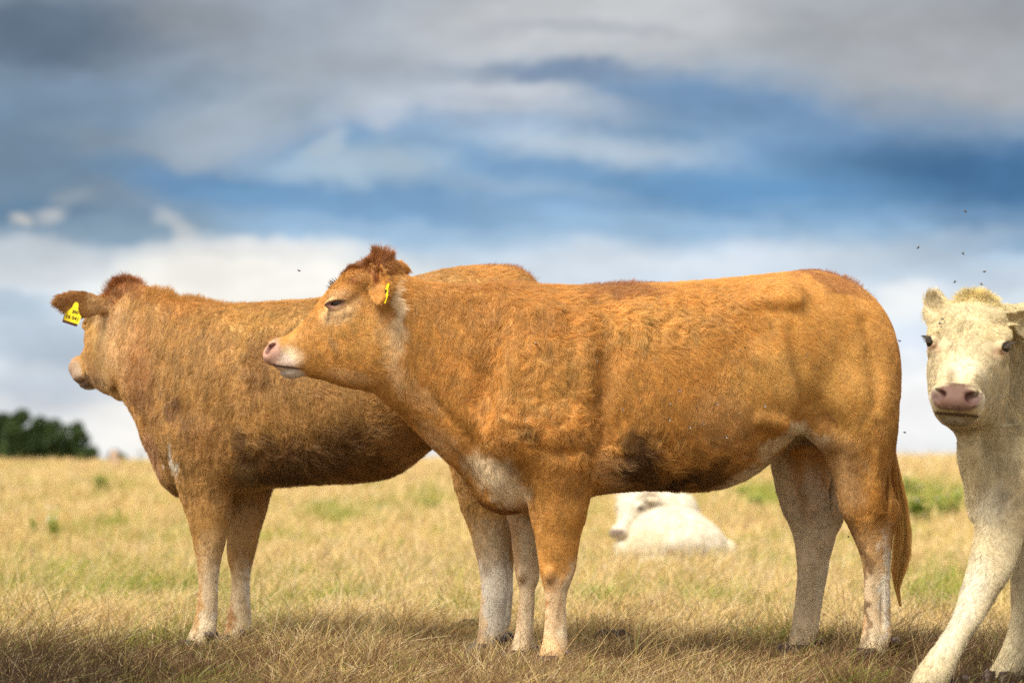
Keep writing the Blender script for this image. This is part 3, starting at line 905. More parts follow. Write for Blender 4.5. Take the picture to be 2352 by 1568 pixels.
def paint_main(P):
    P = np.asarray(P, float)
    X, Y = project(P); L = (P - PM.m0) @ PM.n
    n = fbm(P, 5, 77, 3)[:, None]; n2 = fbm(P, 28, 78, 2)[:, None]
    C = ORANGE * (1 + .16 * n + .16 * n2) + np.zeros_like(P)
    C = side_paint(C, P, X, Y, L, [
        ((1090, 680, 170, 60), DEEP, .55, 0), ((1250, 720, 100, 60), DEEP, .4),
        ((1420, 668, 110, 26), RUST, .75), ((1900, 640, 110, 26), RUST, .7, 20), ((1200, 652, 180, 14), DEEP, .6),
        ((1760, 870, 110, 90), GOLD, .7), ((1950, 900, 110, 150), GOLD, .55), ((1500, 750, 150, 60), GOLD, .5), ((1250, 870, 120, 80), GOLD, .4),
        ((1650, 960, 90, 80), PALE, .25),
        ((1925, 1090, 70, 110), PALE, .55), ((1995, 1280, 60, 80), PALE, .55), ((2015, 1400, 60, 130), CREAM, .75), ((2010, 1490, 70, 60), CREAM, .8),
        ((1700, 1098, 110, 26), CREAM, .85, -25), ((1800, 1012, 80, 26), CREAM, .8, -30), ((1850, 1000, 60, 26), CREAM, .8, 10),
        ((910, 715, 14, 80), CREAM, .8, 4), ((900, 800, 38, 100), PALE, .75, -8), ((905, 770, 18, 70), CREAM, .5, -4), ((960, 900, 70, 28), PALE, .4, 35),
        ((1000, 1000, 70, 34), PALE, .45, 45), ((1120, 1075, 70, 48), CREAM, .85, 25), ((1170, 1130, 60, 40), CREAM, .75, 25), ((1150, 1172, 100, 13), RUST, .8, 14),
        ((1400, 1085, 40, 50), PALE, .55),
        ((1275, 1220, 60, 90), ORANGE, .5), ((1310, 1330, 14, 60), CREAM, .6), ((1280, 1430, 50, 120), CREAM, .6), ((1298, 1420, 12, 90), CREAM, .8), ((1270, 1500, 60, 50), PALE, .7),
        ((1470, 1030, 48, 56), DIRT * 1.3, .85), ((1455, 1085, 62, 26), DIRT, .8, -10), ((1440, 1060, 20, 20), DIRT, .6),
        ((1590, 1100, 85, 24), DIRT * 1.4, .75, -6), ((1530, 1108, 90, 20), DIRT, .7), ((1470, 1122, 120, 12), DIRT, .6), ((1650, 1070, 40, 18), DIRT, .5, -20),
        ((1150, 1010, 30, 26), DEEP, .6), ((1340, 1000, 50, 26), DEEP, .4), ((1375, 960, 16, 90), DEEP, .6), ((1905, 960, 30, 26), RUST, .55, 30),
        ((1210, 985, 20, 20), DIRT, .5),
        ((1986, 1360, 12, 150), np.array([.30, .17, .08]), .75, 0), ((1962, 1235, 14, 60), np.array([.36, .2, .09]), .7, -22), ((2036, 1350, 14, 150), WHITE, .8),
        ((1792, 1140, 14, 100), np.array([.32, .18, .08]), .7, -12), ((1885, 1380, 14, 120), WHITE, .8, 5), ((1880, 1150, 26, 110), WHITE, .5, -12), ((1246, 1420, 8, 90), DEEP, .6),
        ], 20)
    # inner faces of the far legs are pale
    X2 = X; far = _ss((L - .03) / .05)
    lg = far * _ss((Y - 1010) / 60); lg = (lg * .8)[:, None]
    C = C * (1 - lg) + np.array([.90, .78, .58]) * lg
    lf = (_ss((Y - 1000) / 40) * _ss((1090 - Y) / 40) * far * _ss((X - 1780) / 30))[:, None] * .25
    C = C * (1 - lf) + np.array([.45, .28, .16]) * lf
    fl_ = (far * _ss((Y - 1150) / 60) * _ss((1480 - Y) / 80) * _ss((1205 - X) / 20) * _ss((X - 1100) / 20))[:, None] * .5
    C = C * (1 - fl_) + ORANGE * 1.0 * fl_
    C = paint_head(HM, ORANGE, C, P, head_style)
    return C * .97
flow_main = [(620, 800, 1, -.3), (700, 780, 1, .2), (800, 860, 1, .5), (900, 640, 1, .2), (905, 800, .35, 1), (950, 760, .35, 1), (960, 930, .8, .7), (1060, 700, .15, 1), (1080, 850, .0, 1), (1000, 880, -.1, 1), (1030, 1020, .6, .8),
 (1180, 720, 0, 1), (1180, 850, -.05, 1), (1180, 950, .1, 1), (1250, 760, .5, 1), (1300, 900, .75, .8), (1350, 980, .6, .8), (1120, 1060, .2, 1), (1160, 1140, .6, .7),
 (1370, 700, .9, .4), (1450, 700, .9, .5), (1450, 850, .3, 1), (1550, 760, .8, .6), (1600, 900, .3, 1), (1550, 1000, .2, 1), (1500, 1110, 1, .2), (1640, 1090, 1, -.2),
 (1700, 700, .9, .3), (1750, 800, .5, .9), (1720, 950, .25, 1), (1760, 1040, .6, .5), (1850, 680, .7, .7), (1850, 850, .45, .9), (1950, 720, .6, .8), (1950, 850, .3, 1), (2030, 900, .05, 1), (1950, 1000, -.2, 1), (1880, 980, .3, .9),
 (1960, 1120, .25, 1), (2020, 1200, .1, 1), (2010, 1400, 0, 1), (1850, 1200, .1, 1), (1850, 1400, -.05, 1), (1280, 1100, .1, 1), (1280, 1250, .15, 1), (1280, 1400, 0, 1), (1200, 1300, 0, 1), (1200, 1450, 0, 1)]
def len_main(P, X, Y):
    l = np.full(len(P), .019)
    l = l - .012 * _ss((Y - 1130) / 90)
    l = l + .010 * np.exp(-(((X - 1420) / 180) ** 2 + ((Y - 700) / 60) ** 2)) + .016 * np.exp(-(((X - 1500) / 170) ** 2 + ((Y - 1070) / 55) ** 2)) + .006 * np.exp(-(((X - 1150) / 170) ** 2 + ((Y - 800) / 200) ** 2))
    l = l * (1 - .45 * _ss((X - 1700) / 120) * _ss((1150 - Y) / 60))
    hx, hy, hl = HM.local(P)
    inh = _ss((915 - hx) / 60) * (hy > 560) * (hy < 930) * (np.abs(hl) < .25)
    l = l * (1 - inh) + inh * (.011 - .007 * _ss((730 - hx) / 60))
    bare = ((hx - 626) / 19) ** 2 + ((hy - 812) / 30) ** 2 < 1.2
    eyeb = (((hx - 777) * .97 - (hy - 700) * .24) / 27) ** 2 + (((hx - 777) * .24 + (hy - 700) * .97) / 10) ** 2 < 1
    mouth = (np.abs(hy - (838 + (hx - 620) * .14)) < 3) & (hx < 702)
    l = np.where((bare | eyeb | mouth) & (np.abs(hl) < .2), 0, l)
    return l
def curl_main(P, X, Y):
    c = .14 + .75 * np.exp(-(((X - 1450) / 150) ** 2 + ((Y - 745) / 60) ** 2)) + .8 * np.exp(-(((X - 1480) / 150) ** 2 + ((Y - 1060) / 60) ** 2)) + .45 * np.exp(-(((X - 1250) / 130) ** 2 + ((Y - 980) / 70) ** 2)) + .28 * np.exp(-(((X - 1200) / 130) ** 2 + ((Y - 820) / 110) ** 2)) + .3 * np.exp(-(((X - 1600) / 120) ** 2 + ((Y - 720) / 50) ** 2))
    c = c + .2 * fbm(P, 7, 90, 2)
    c = c * (1 - .7 * _ss((X - 1680) / 120)) * (1 - .75 * _ss((930 - X) / 60)) * (1 - .5 * _ss((Y - 1150) / 60))
    return np.clip(c, .05, 1)
def dens_main(P):
    hx, hy, hl = HM.local(P)
    X, Y = project(P)
    return 1 + 1.8 * _ss((915 - hx) / 40) + .9 * _ss((Y - 1150) / 60)
cow = animal('cow', F, PM, (.55, 8.05, 0), HM, paint_main, flow_main, len_main, int(420000 * HAIRK),
             'large orange tan cow standing in front, head in profile with half closed eye', 'cow', curl_main, dens_fn=dens_main)
eyes(cow, HM)
lashes(cow, HM, (.10, .05, .025))
wd = -PM.dir
for (x, y, off, fw) in ((1262, 1556, N_, wd), (1184, 1530, L_, wd), (1992, 1530, N2, wd), (1826, 1515, L2, wd)):
    q = PM.pt(x, y, off); q[2] = gz(q[0:1], q[1:2])[0] - .004
    hoof(cow, q + fw * .0, fw)
for (x, y, off) in ((1290, 1501, N_), (1212, 1489, L_), (2040, 1472, N2), (1866, 1477, L2)):
    dewclaws(cow, PM.pt(x, y, off) - wd * .012, wd)

def on_surface(obj, px, py):
    """the point of an animal's hide met when looking at it from the front of the field"""
    d = Vector(ray(px, py)).normalized()
    hit = BV[obj.name].ray_cast(Vector((0, 0, CAM_H)), d)
    return (np.array(hit[0]), np.array(hit[1])) if hit[0] is not None else (None, None)

def surf_roots(obj, boxes, n, jitter=0):
    """random roots on the hide: boxes of (centre px, py, spread x, spread y)"""
    out = []
    while len(out) < n:
        cx, cy, sx, sy = boxes[rng.integers(len(boxes))]
        px, py = rng.normal(cx, sx), rng.normal(cy, sy)
        c, nn = on_surface(obj, px, py)
        if c is not None: out.append((c, nn))
    a = np.array([o_[0] for o_ in out]); b_ = np.array([o_[1] for o_ in out])
    return a, b_

def topline(obj, pl, sx, sy, n, lens, lean, colr, name='back_hair', off=.03, hw=.0006):
    """upright hairs along a crest: polyline in photo pixels on the spine plane"""
    t_ = rng.uniform(sx[0], sx[-1], n); y_ = np.interp(t_, sx, sy)
    roots = []; 
    for x, y, o_ in zip(t_, y_, rng.normal(0, off, n)):
        p = pl.pt(x, y + 60, o_ * 0); 
        hit = BV[obj.name].ray_cast(Vector(pl.pt(x, y - 40, 0) + pl.n * o_), Vector((0, 0, -1)))
        roots.append(np.array(hit[0]) - UP * .003 if hit[0] is not None else np.array(pl.pt(x, y, 0)))
    roots = np.array(roots)
    lk = vnoise(roots, 40, 5)[:, None]; lk3 = vnoise(roots, 60, 8)[:, None]
    d = UP * .9 + pl.dir * (lean + .5 * lk) + pl.n * .35 * lk3 + rng.normal(0, .12, (n, 3))
    d /= np.linalg.norm(d, axis=1)[:, None]
    ll = np.interp(t_, sx, lens) * rng.uniform(.5, 1.15, n) * (1 + .5 * lk[:, 0])
    C = np.array(colr) * rng.uniform(.7, 1.3, (n, 1))
    return tuft(name, obj, roots, d, ll, C, hw, 5, .2)

topline(cow, PM, [1300, 1350, 1420, 1480, 1560], [655] * 5, 3800, [.008, .026, .034, .024, .008], .8, RUST)
topline(cow, PM, [1800, 1860, 1900, 1960, 2000], [618, 622, 628, 655, 690], 3200, [.006, .016, .022, .024, .012], .7, RUST)
topline(cow, PM, [1000, 1100, 1200, 1300], [650, 655, 650, 655], 2600, [.012, .016, .018, .010], .4, DEEP)

# topknot: roots over the poll, hair brushed up and back
def topknot(obj, H, pts, n, colr, up=1.0, L=(.05, .085), back=.35, spread=.4, name='topknot', hw=.0007, side=0.0, lk_amp=.35):
    ctr = np.array(pts, float); k = rng.integers(0, len(ctr), n)
    c = ctr[k]
    px = rng.normal(c[:, 0], c[:, 2]); lat = rng.normal(0, .028, n); py = c[:, 1]
    roots = []; 
    for x, y, l in zip(px, py, lat):
        o_ = H.p(x, y - 60, l)
        hit = BV[obj.name].ray_cast(Vector(o_), Vector(-H.Z))
        roots.append(np.array(hit[0]) if hit[0] is not None else H.p(x, y + 14, l))
    roots = np.array(roots)
    lk = np.stack([vnoise(roots, 42, 70 + i) for i in range(3)], 1)
    d = H.Z * up + (-H.X) * (back + c[:, 4:5]) + H.Y * (lat / .04 * spread)[:, None] + lk * lk_amp * 2 + rng.normal(0, .10, (n, 3))
    d /= np.linalg.norm(d, axis=1)[:, None]
    ll = c[:, 3] * rng.uniform(.6, 1.1, n) * (1 + .45 * lk[:, 2])
    C = np.array(colr) * (rng.uniform(.65, 1.35, (n, 1)) + .3 * lk[:, :1])
    return tuft(name, obj, roots, d, ll, C, hw, 7, .3)
# centres: px, py, spread px, length, extra lean
topknot(cow, HM, [(842, 590, 10, .022, -.35), (856, 590, 9, .031, -.05), (870, 592, 7, .036, .15), (884, 598, 6, .026, .9), (812, 606, 12, .012, -.3), (828, 600, 12, .018, -.3)], 7000, RUST * .95, back=.1, lk_amp=.6)
topknot(cow, HM, [(770, 640, 4, .020, -.8), (764, 646, 3, .018, -1.2)], 70, DIRT, back=-.2)
# long rust locks over the forehead, hanging from the poll
k = 2200
px = rng.uniform(800, 868, k); py = 616 + 14 * rng.random(k) + np.abs(px - 850) * .15; lat = rng.uniform(.02, .06, k)
rts = []
for x, y, l in zip(px, py, lat):
    hit = BV[cow.name].ray_cast(Vector(H_ := HM.p(x, y, .2)), Vector(-HM.Y))
    rts.append(np.array(hit[0]) if hit[0] is not None else HM.p(x, y, .05))
rts = np.array(rts); lkk = np.stack([vnoise(rts, 50, 90 + i) for i in range(3)], 1)
dd = HM.X * .25 - HM.Z * .9 + HM.Y * .28 + lkk * .6; dd /= np.linalg.norm(dd, axis=1)[:, None]
tuft('forelock', cow, rts, dd, rng.uniform(.012, .034, k), (RUST * 1.1 * (1 + .5 * lkk[:, :1])) * rng.uniform(.7, 1.3, (k, 1)), .0007, 6, .25)

# tail switch
def switch(obj, pl, path, n, colr, name='tail_switch'):
    path = np.array(path, float)
    k = rng.integers(0, 1, n); u = rng.random(n) ** .8
    L = path[:, 0:2]; m = 14
    s = np.linspace(0, 1, m)
    t0 = rng.uniform(0, .45, n); t1 = np.clip(t0 + rng.uniform(.3, .75, n), 0, 1)
    t1 = np.where(rng.random(n) < .75, np.minimum(t1, .80 + .06 * rng.normal(size=n)), t1)
    tt = t0[:, None] + (t1 - t0)[:, None] * s[None]
    tp = np.linspace(0, 1, len(path))
    X = np.interp(tt, tp, path[:, 0]); Y = np.interp(tt, tp, path[:, 1]); W = np.interp(tt, tp, path[:, 2])
    a = rng.normal(0, .5, n)[:, None]; b_ = rng.normal(0, .5, n)[:, None]
    ph = rng.uniform(0, 6, n)[:, None]; lock = np.floor(rng.random(n) * 26)[:, None]
    a = .45 * a + 1.0 * np.sin(lock * 2.3) * .55; b_ = .45 * b_ + np.cos(lock * 1.7) * .5
    wav = .16 * np.sin(tt * (14 + 3 * np.sin(lock)) + lock * 1.9) * s[None]
    flare = 1 + .5 * s[None] ** 2 * (rng.random(n) < .15)[:, None]
    r0 = ray(0, 0)
    o_ = np.array([0, 0, CAM_H])
    pts = np.zeros((n, m, 3))
    PX = X + W * (a + wav) * flare; 
    rx = (PX - 1176) / FPX; ru = -(Y - 784) / FPX
    D = np.stack([rx, CP - SP * ru, SP + CP * ru], -1)
    t_ = ((pl.m0 - o_) @ pl.n) / (D @ pl.n)
    pts = o_ + D * t_[..., None] + pl.n * (W * .0013 * (b_ + .3 * wav))[..., None]
    rad = .0007 * (1 - .6 * s[None]) * rng.uniform(.7, 1.2, (n, 1))
    C = np.array(colr) * (1 + .35 * np.sin(lock * 3.1)) * rng.uniform(.7, 1.25, (n, 1))
    return hair(name, pts - BASE[obj.name], rad, C, M['fur'], obj)
switch(cow, PM, [(2052, 1040, 5), (2060, 1100, 9), (2069, 1160, 13), (2072, 1220, 17), (2069, 1270, 18), (2063, 1310, 15), (2060, 1350, 6), (2068, 1392, 3)], 3200, GOLD * 1.1)

# ear tags -----------------------------------------------------------
def ear_tag(obj, c, up, right, w, h, lines, name='ear_tag'):
    """flat pressed plastic tag: narrow neck over a wide panel, with the number printed on"""
    up, right = nz(up), nz(right); nrm = np.cross(right, up)
    prof = [(-.5, -.5), (.5, -.5), (.53, -.1), (.34, .02), (.2, .2), (.15, .42), (.08, .5), (-.08, .5), (-.15, .42), (-.2, .2), (-.34, .02), (-.53, -.1)]
    th = .0012
    P = [np.array(c) + right * x * w + up * y * h + nrm * th * z for z in (-1, 1) for x, y in prof]
    n = len(prof)
    me = bpy.data.meshes.new(name)
    fs = [tuple(range(n - 1, -1, -1)), tuple(range(n, 2 * n))] + [(i, (i + 1) % n, n + (i + 1) % n, n + i) for i in range(n)]
    me.from_pydata([tuple(p - BASE[obj.name]) for p in P], [], fs); me.update(); me.materials.append(M['tag'])
    o = bpy.data.objects.new(name, me); col.objects.link(o); o.parent = obj
    for (txt, x, y, sz) in lines:
        cu = bpy.data.curves.new('number', 'FONT'); cu.body = txt; cu.size = sz; cu.align_x = 'CENTER'; cu.align_y = 'CENTER'; cu.extrude = .0004
        cu.offset = sz * .02
        cu.materials.append(M['ink'])
        t0_ = bpy.data.objects.new('number', cu)
        me_ = bpy.data.meshes.new_from_object(t0_); bpy.data.objects.remove(t0_)
        t_ = bpy.data.objects.new('number', me_); col.objects.link(t_); t_.parent = o
        pos = np.array(c) + right * x * w + up * y * h + nrm * (th + .0006) - BASE[obj.name]
        m_ = Matrix(((right[0], up[0], nrm[0], pos[0]), (right[1], up[1], nrm[1], pos[1]), (right[2], up[2], nrm[2], pos[2]), (0, 0, 0, 1)))
        t_.matrix_local = m_
    return o
c0 = at_depth(883, 693, 7.70); 
B_, e1, e2, e3, L_e, W_e = HM.earf[1]
ear_tag(cow, B_ + e1 * .075 + e3 * .012 + np.array([.020, -.014, -.006]), (.30, .0, 1), (.35, -.93, -.10), .055, .064, [('200', 0, .08, .016), ('16 041', 0, -.3, .019)])

# ================================================================== cow behind
PR = Plane((-.04, 8.52), -11.6)
F = Field((-1.95, 7.9, -.01), (.30, 9.35, 1.50), .0078)
S = PR.st
F.tube([S(1248, 700, 1240, 880, .08), S(1226, 648, 1232, 950, .14), S(1185, 618, 1190, 990, .20), S(1120, 613, 1120, 1003, .235),
        S(1050, 618, 1050, 1005, .25), S(985, 632, 985, 1030, .265), S(905, 652, 910, 1085, .285), S(820, 673, 830, 1104, .30),
        S(720, 690, 730, 1107, .30), S(620, 698, 625, 1116, .28), S(545, 703, 545, 1134, .255), S(480, 703, 475, 1148, .22), S(430, 695, 415, 1132, .17)], p=2.3, k=.03, cap1=.06)
HR = Head(PR.pt(289, 653, .06), (-.60, .80), 1, 0, 1.0, 1.0, .3,
          {1: dict(d=(-.10, 1, .0), face=(1, .1, -.12), L=.235, W=.050, cup=.3, base=(868, 655, .06)),
           -1: dict(d=(-.1, 1, .1), face=(.9, 0, -.3), L=.18)})
F.tube([S(470, 702, 440, 1140, .18), S(425, 692, 380, 1095, .145), S(395, 681, 342, 1035, .13), S(368, 670, 320, 975, .12, .015), S(345, 662, 300, 938, .11, .03), S(322, 655, 282, 905, .10, .05), S(300, 655, 262, 860, .085, .07)], p=2.1, k=.05, cap1=.02)
HR.build(F)
for sd in (-1, 1):
    pb(PR, 500, 880, sd * .16, 85, 150, .085, .07, Kc=.00156)
    pb(PR, 410, 985, sd * .12, 60, 70, .075, .05, Kc=.00156)
    pb(PR, 520, 1010, sd * .17, 85, 75, .07, .05, Kc=.00156)
    pb(PR, 1000, 720, sd * .33, 50, 50, .07, .06, 'cut', Kc=.00156)
    pb(PR, 1100, 900, sd * .14, 90, 120, .09, .06, Kc=.00156)
pb(PR, 410, 1075, 0, 40, 50, .10, .05, Kc=.00156)
pb(PR, 275, 900, .05, 24, 20, .015, .03, Kc=.00156)
# dark hollows where the hair is wet, elbow groove
pb(PR, 620, 1030, -.33, 20, 90, .05, .06, 'cut', Kc=.00156)
N_ = -.14
F.tube([S(380, 1000, 575, 980, .09, N_ - .02), S(402, 1080, 548, 1070, .08, N_ - .01), S(417, 1140, 531, 1135, .07, N_), S(430, 1185, 529, 1185, .062, N_), S(440, 1235, 523, 1233, .052, N_),
        S(446, 1272, 514, 1270, .045, N_), S(452, 1304, 507, 1302, .038, N_), S(453, 1350, 504, 1350, .033, N_), S(447, 1400, 502, 1408, .033, N_),
        S(440, 1434, 499, 1444, .037, N_), S(428, 1462, 494, 1466, .04, N_), S(420, 1482, 482, 1490, .04, N_), S(416, 1500, 478, 1506, .038, N_)], k=.035, cap1=.01)
L_ = .13
F.tube([S(500, 1080, 640, 1060, .085, L_), S(515, 1140, 621, 1120, .075, L_), S(518, 1185, 611, 1172, .065, L_), S(519, 1225, 601, 1217, .055, L_), S(519, 1262, 593, 1256, .046, L_), S(521, 1288, 586, 1284, .041, L_),
        S(528, 1318, 578, 1316, .035, L_), S(528, 1365, 578, 1370, .033, L_), S(520, 1410, 580, 1425, .036, L_), S(515, 1442, 577, 1448, .04, L_), S(505, 1468, 566, 1470, .04, L_), S(500, 1490, 562, 1492, .038, L_)], k=.035, cap1=.01)
# near hind leg, partly behind the front cow
N2 = -.14
F.tube([S(1010, 800, 1245, 800, .10, N2 + .03), S(1015, 900, 1230, 900, .12, N2), S(1020, 980, 1200, 980, .11, N2), S(1030, 1040, 1185, 1040, .095, N2), S(1042, 1095, 1172, 1100, .08, N2), S(1055, 1145, 1168, 1150, .068, N2), S(1067, 1190, 1170, 1190, .058, N2),
        S(1078, 1230, 1174, 1228, .052, N2), S(1088, 1270, 1172, 1270, .046, N2), S(1098, 1310, 1171, 1310, .040, N2), S(1101, 1360, 1170, 1360, .038, N2), S(1098, 1410, 1165, 1410, .038, N2), S(1096, 1445, 1162, 1448, .041, N2), S(1090, 1478, 1152, 1476, .041, N2), S(1084, 1504, 1146, 1500, .04, N2)], k=.04, cap1=.01)
L2 = .13
F.tube([S(1050, 850, 1245, 850, .10, L2), S(1060, 1000, 1220, 1000, .10, L2), S(1085, 1100, 1195, 1100, .08, L2), S(1100, 1190, 1186, 1190, .056, L2), S(1112, 1260, 1186, 1260, .046, L2), S(1124, 1310, 1182, 1310, .036, L2), S(1126, 1360, 1181, 1360, .033, L2),
        S(1122, 1420, 1176, 1420, .035, L2), S(1114, 1460, 1166, 1460, .038, L2), S(1108, 1490, 1160, 1490, .038, L2)], k=.04, cap1=.01)
TAN = np.array([.57, .32, .10]); BR = np.array([.27, .115, .03])
head_r = [it for it in head_style if it[0][0] not in (779, 777, 768, 760)] + [((650, 825, .03, 50, 40, .10), np.array([.42, .28, .19]), .8), ((900, 740, .06, 60, 90, .08), PALE, .6), ((790, 830, .08, 50, 60, .06), BR, .5), ((700, 850, .05, 60, 20, .08), BR * .5, .8)]
def paint_rear(P):
    P = np.asarray(P, float)
    X, Y = project(P); L = (P - PR.m0) @ PR.n
    n = fbm(P, 5, 177, 3)[:, None]; n2 = fbm(P, 26, 178, 2)[:, None]
    C = TAN * .92 * (1 + .18 * n + .16 * n2) + np.zeros_like(P)
    C = side_paint(C, P, X, Y, L, [
        ((290, 650, 80, 40), RUST * 1.3, .6), ((420, 690, 110, 30), DEEP * 1.1, .7), ((700, 690, 300, 14), ORANGE, .5), ((1130, 620, 120, 40), ORANGE, .7),
        ((235, 690, 40, 34), PALE, .5), ((235, 800, 34, 110), PALE * .9, .55), ((285, 800, 30, 120), PALE, .35), ((320, 850, 40, 120), np.array([.56, .28, .12]), .5),
        ((600, 740, 120, 30), GOLD, .35), ((560, 760, 40, 90), GOLD * .8, .4),
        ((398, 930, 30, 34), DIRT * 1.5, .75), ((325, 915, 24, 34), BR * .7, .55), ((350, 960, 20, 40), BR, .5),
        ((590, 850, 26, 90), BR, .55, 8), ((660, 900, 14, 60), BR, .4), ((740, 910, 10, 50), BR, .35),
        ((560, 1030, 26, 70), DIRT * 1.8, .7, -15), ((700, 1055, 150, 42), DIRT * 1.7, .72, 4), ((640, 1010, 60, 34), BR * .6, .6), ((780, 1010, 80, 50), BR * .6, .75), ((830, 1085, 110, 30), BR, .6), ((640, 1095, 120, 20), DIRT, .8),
        ((900, 1010, 40, 70), PALE * .8, .35, -60), ((940, 1060, 60, 20), PALE, .5, -40), ((860, 1055, 30, 40), BR * .8, .5),
        ((420, 960, 40, 60), BR, .35), ((470, 1000, 60, 50), BR * 1.4, .4),
        ((392, 1060, 9, 46), WHITE, .95, -12), ((350, 1050, 22, 70), np.array([.50, .27, .16]), .7, -14),
        ((570, 1080, 34, 30), PALE * .8, .5), ((472, 1150, 60, 80), TAN, .6), ((490, 1260, 40, 50), PALE * .85, .5),
        ((478, 1380, 50, 110), CREAM * .9, .65), ((470, 1470, 60, 50), CREAM, .85), ((560, 1200, 44, 80), PALE * .8, .6), ((560, 1380, 40, 110), CREAM, .7), ((545, 1470, 50, 40), CREAM, .7),
        ((452, 1390, 11, 80), TAN, .8, 6), ((497, 1380, 10, 90), WHITE, .8), ((574, 1370, 10, 90), WHITE, .85), ((1160, 1380, 14, 120), WHITE, .8), ((1098, 1250, 16, 110), np.array([.30, .19, .1]), .6, -10), ((524, 1420, 12, 50), BR * 1.4, .7, 4), ((215, 868, 26, 14), DIRT, .85, 20), ((160, 680, 60, 34), BR * 1.25, .8),
        ((1100, 1150, 70, 100), TAN * .75, .5), ((1135, 1380, 60, 130), WHITE * .95, .85), ((1125, 1250, 50, 60), np.array([.52, .38, .23]), .7), ((1145, 1240, 30, 60), np.array([.40, .31, .2]), .5), ((1106, 1400, 10, 90), PALE, .7),
        ], 20, 9)
    C = paint_head(HR, TAN, C, P, head_r)
    return C * .92
flow_rear = [(200, 700, -1, 0), (235, 780, 0, 1), (290, 700, .2, 1), (320, 850, .1, 1), (350, 1000, .3, 1), (400, 760, .2, 1), (450, 900, -.1, 1), (560, 760, .5, 1), (600, 900, .2, 1), (800, 760, .8, .5), (780, 900, .45, 1), (700, 1050, .3, 1), (900, 850, .6, .8),
 (900, 1000, .5, -.2), (1100, 640, .9, .2), (1000, 700, .8, .4), (480, 1100, .2, 1), (470, 1300, 0, 1), (550, 1200, 0, 1), (550, 1400, 0, 1), (1120, 1200, .1, 1), (1130, 1400, 0, 1)]
def len_rear(P, X, Y):
    l = np.full(len(P), .021); l = l - .013 * _ss((Y - 1110) / 90)
    l = l + .014 * np.exp(-(((X - 700) / 170) ** 2 + ((Y - 1050) / 60) ** 2)) + .005 * np.exp(-(((X - 430) / 100) ** 2 + ((Y - 720) / 60) ** 2))
    hx, hy, hl = HR.local(P); inh = _ss((905 - hx) / 50) * (hy > 560) * (hy < 930) * (np.abs(hl) < .25)
    l = l * (1 - inh) + inh * (.011 - .006 * _ss((730 - hx) / 60))
    bare = ((hx - 626) / 19) ** 2 + ((hy - 812) / 30) ** 2 < 1.2
    return np.where(bare & (np.abs(hl) < .2), 0, l)
def curl_rear(P, X, Y):
    c = .3 + .6 * np.exp(-(((X - 680) / 170) ** 2 + ((Y - 1050) / 60) ** 2)) + .25 * np.exp(-(((X - 600) / 130) ** 2 + ((Y - 760) / 80) ** 2)) + .2 * fbm(P, 7, 190, 2)
    c = c * (1 - .75 * _ss((330 - X) / 60)) * (1 - .6 * _ss((Y - 1150) / 60))
    return np.clip(c, .05, 1)
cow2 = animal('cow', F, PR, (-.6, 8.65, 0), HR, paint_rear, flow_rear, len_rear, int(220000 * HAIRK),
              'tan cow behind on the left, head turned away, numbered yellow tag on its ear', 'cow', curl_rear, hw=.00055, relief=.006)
wd = -PR.dir
for (x, y, off) in ((446, 1506, N_), (528, 1492, L_), (1112, 1512, N2), (1130, 1498, L2)):
    q = PR.pt(x, y, off); q[2] = gz(q[0:1], q[1:2])[0] - .002
    hoof(cow2, q, wd)
for (x, y, off) in ((482, 1457, N_), (560, 1454, L_), (1148, 1468, N2), (1162, 1462, L2)):
    dewclaws(cow2, PR.pt(x, y, off), wd)
topline(cow2, PR, [335, 380, 440, 520, 620, 720], [655, 670, 690, 697, 697, 690], 5200, [.024, .032, .03, .018, .016, .012], .25, ORANGE * .8)
topline(cow2, PR, [960, 1080, 1180, 1230], [632, 612, 610, 630], 2200, [.006, .012, .02, .02], .5, RUST)
topknot(cow2, HR, [(895, 604, 9, .026, 0), (880, 602, 14, .036, 0), (866, 606, 14, .030, 0), (850, 612, 10, .022, -.1)], 3600, RUST * 1.15, back=.05, spread=.75, lk_amp=.8)
B_, e1, e2, e3, L_e, W_e = HR.earf[1]
ear_tag(cow2, at_depth(170, 717, (B_ + e1 * .11)[1] - .055), (.28, 0, 1), (.95, -.1, -.30), .058, .074, [('200', .08, .02, .016), ('16 041', 0, -.28, .0185)])
# backing half of the tag, seen dark below it
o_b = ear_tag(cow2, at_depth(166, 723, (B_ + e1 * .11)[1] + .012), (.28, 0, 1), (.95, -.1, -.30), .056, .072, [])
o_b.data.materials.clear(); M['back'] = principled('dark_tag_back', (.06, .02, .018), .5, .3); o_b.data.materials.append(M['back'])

# ================================================================== cream calf at the right edge
PC = Plane((1.45, 7.26), 42)
F = Field((.98, 6.6, -.01), (2.85, 8.55, 1.36), .0075)
tdir, tn = PC.dir, PC.n
def tw(t_, zt, zb, hw, o_=0):
    c = PC.m0 + tdir * t_ + tn * o_ + UP * (zt + zb) / 2
    return (c, UP * (zt - zb) / 2, tn * hw)
F.tube([tw(-.03, 1.0, .68, .07), tw(.04, 1.09, .58, .125), tw(.15, 1.15, .545, .175), tw(.32, 1.18, .56, .21), tw(.6, 1.16, .53, .25), tw(.9, 1.15, .53, .26), tw(1.2, 1.18, .62, .24), tw(1.38, 1.15, .7, .19), tw(1.47, 1.08, .78, .12)], p=2.3, k=.03)
fd = nz([-.25, -.968, 0])
HC = Head(at_depth(2244, 680, 7.17), (-.30, -.954), 5, -5, .98, 1.27, 1.0,
          {-1: dict(d=(-.55, .70, .14), face=(.9, .3, .0), L=.118, W=.052, cup=.22, base=(872, 640, .058)),
           1: dict(d=(-.6, .8, -.05), face=(.7, .2, .2), L=.17, W=.05, base=(866, 655, .062))})
hl = HC.Y
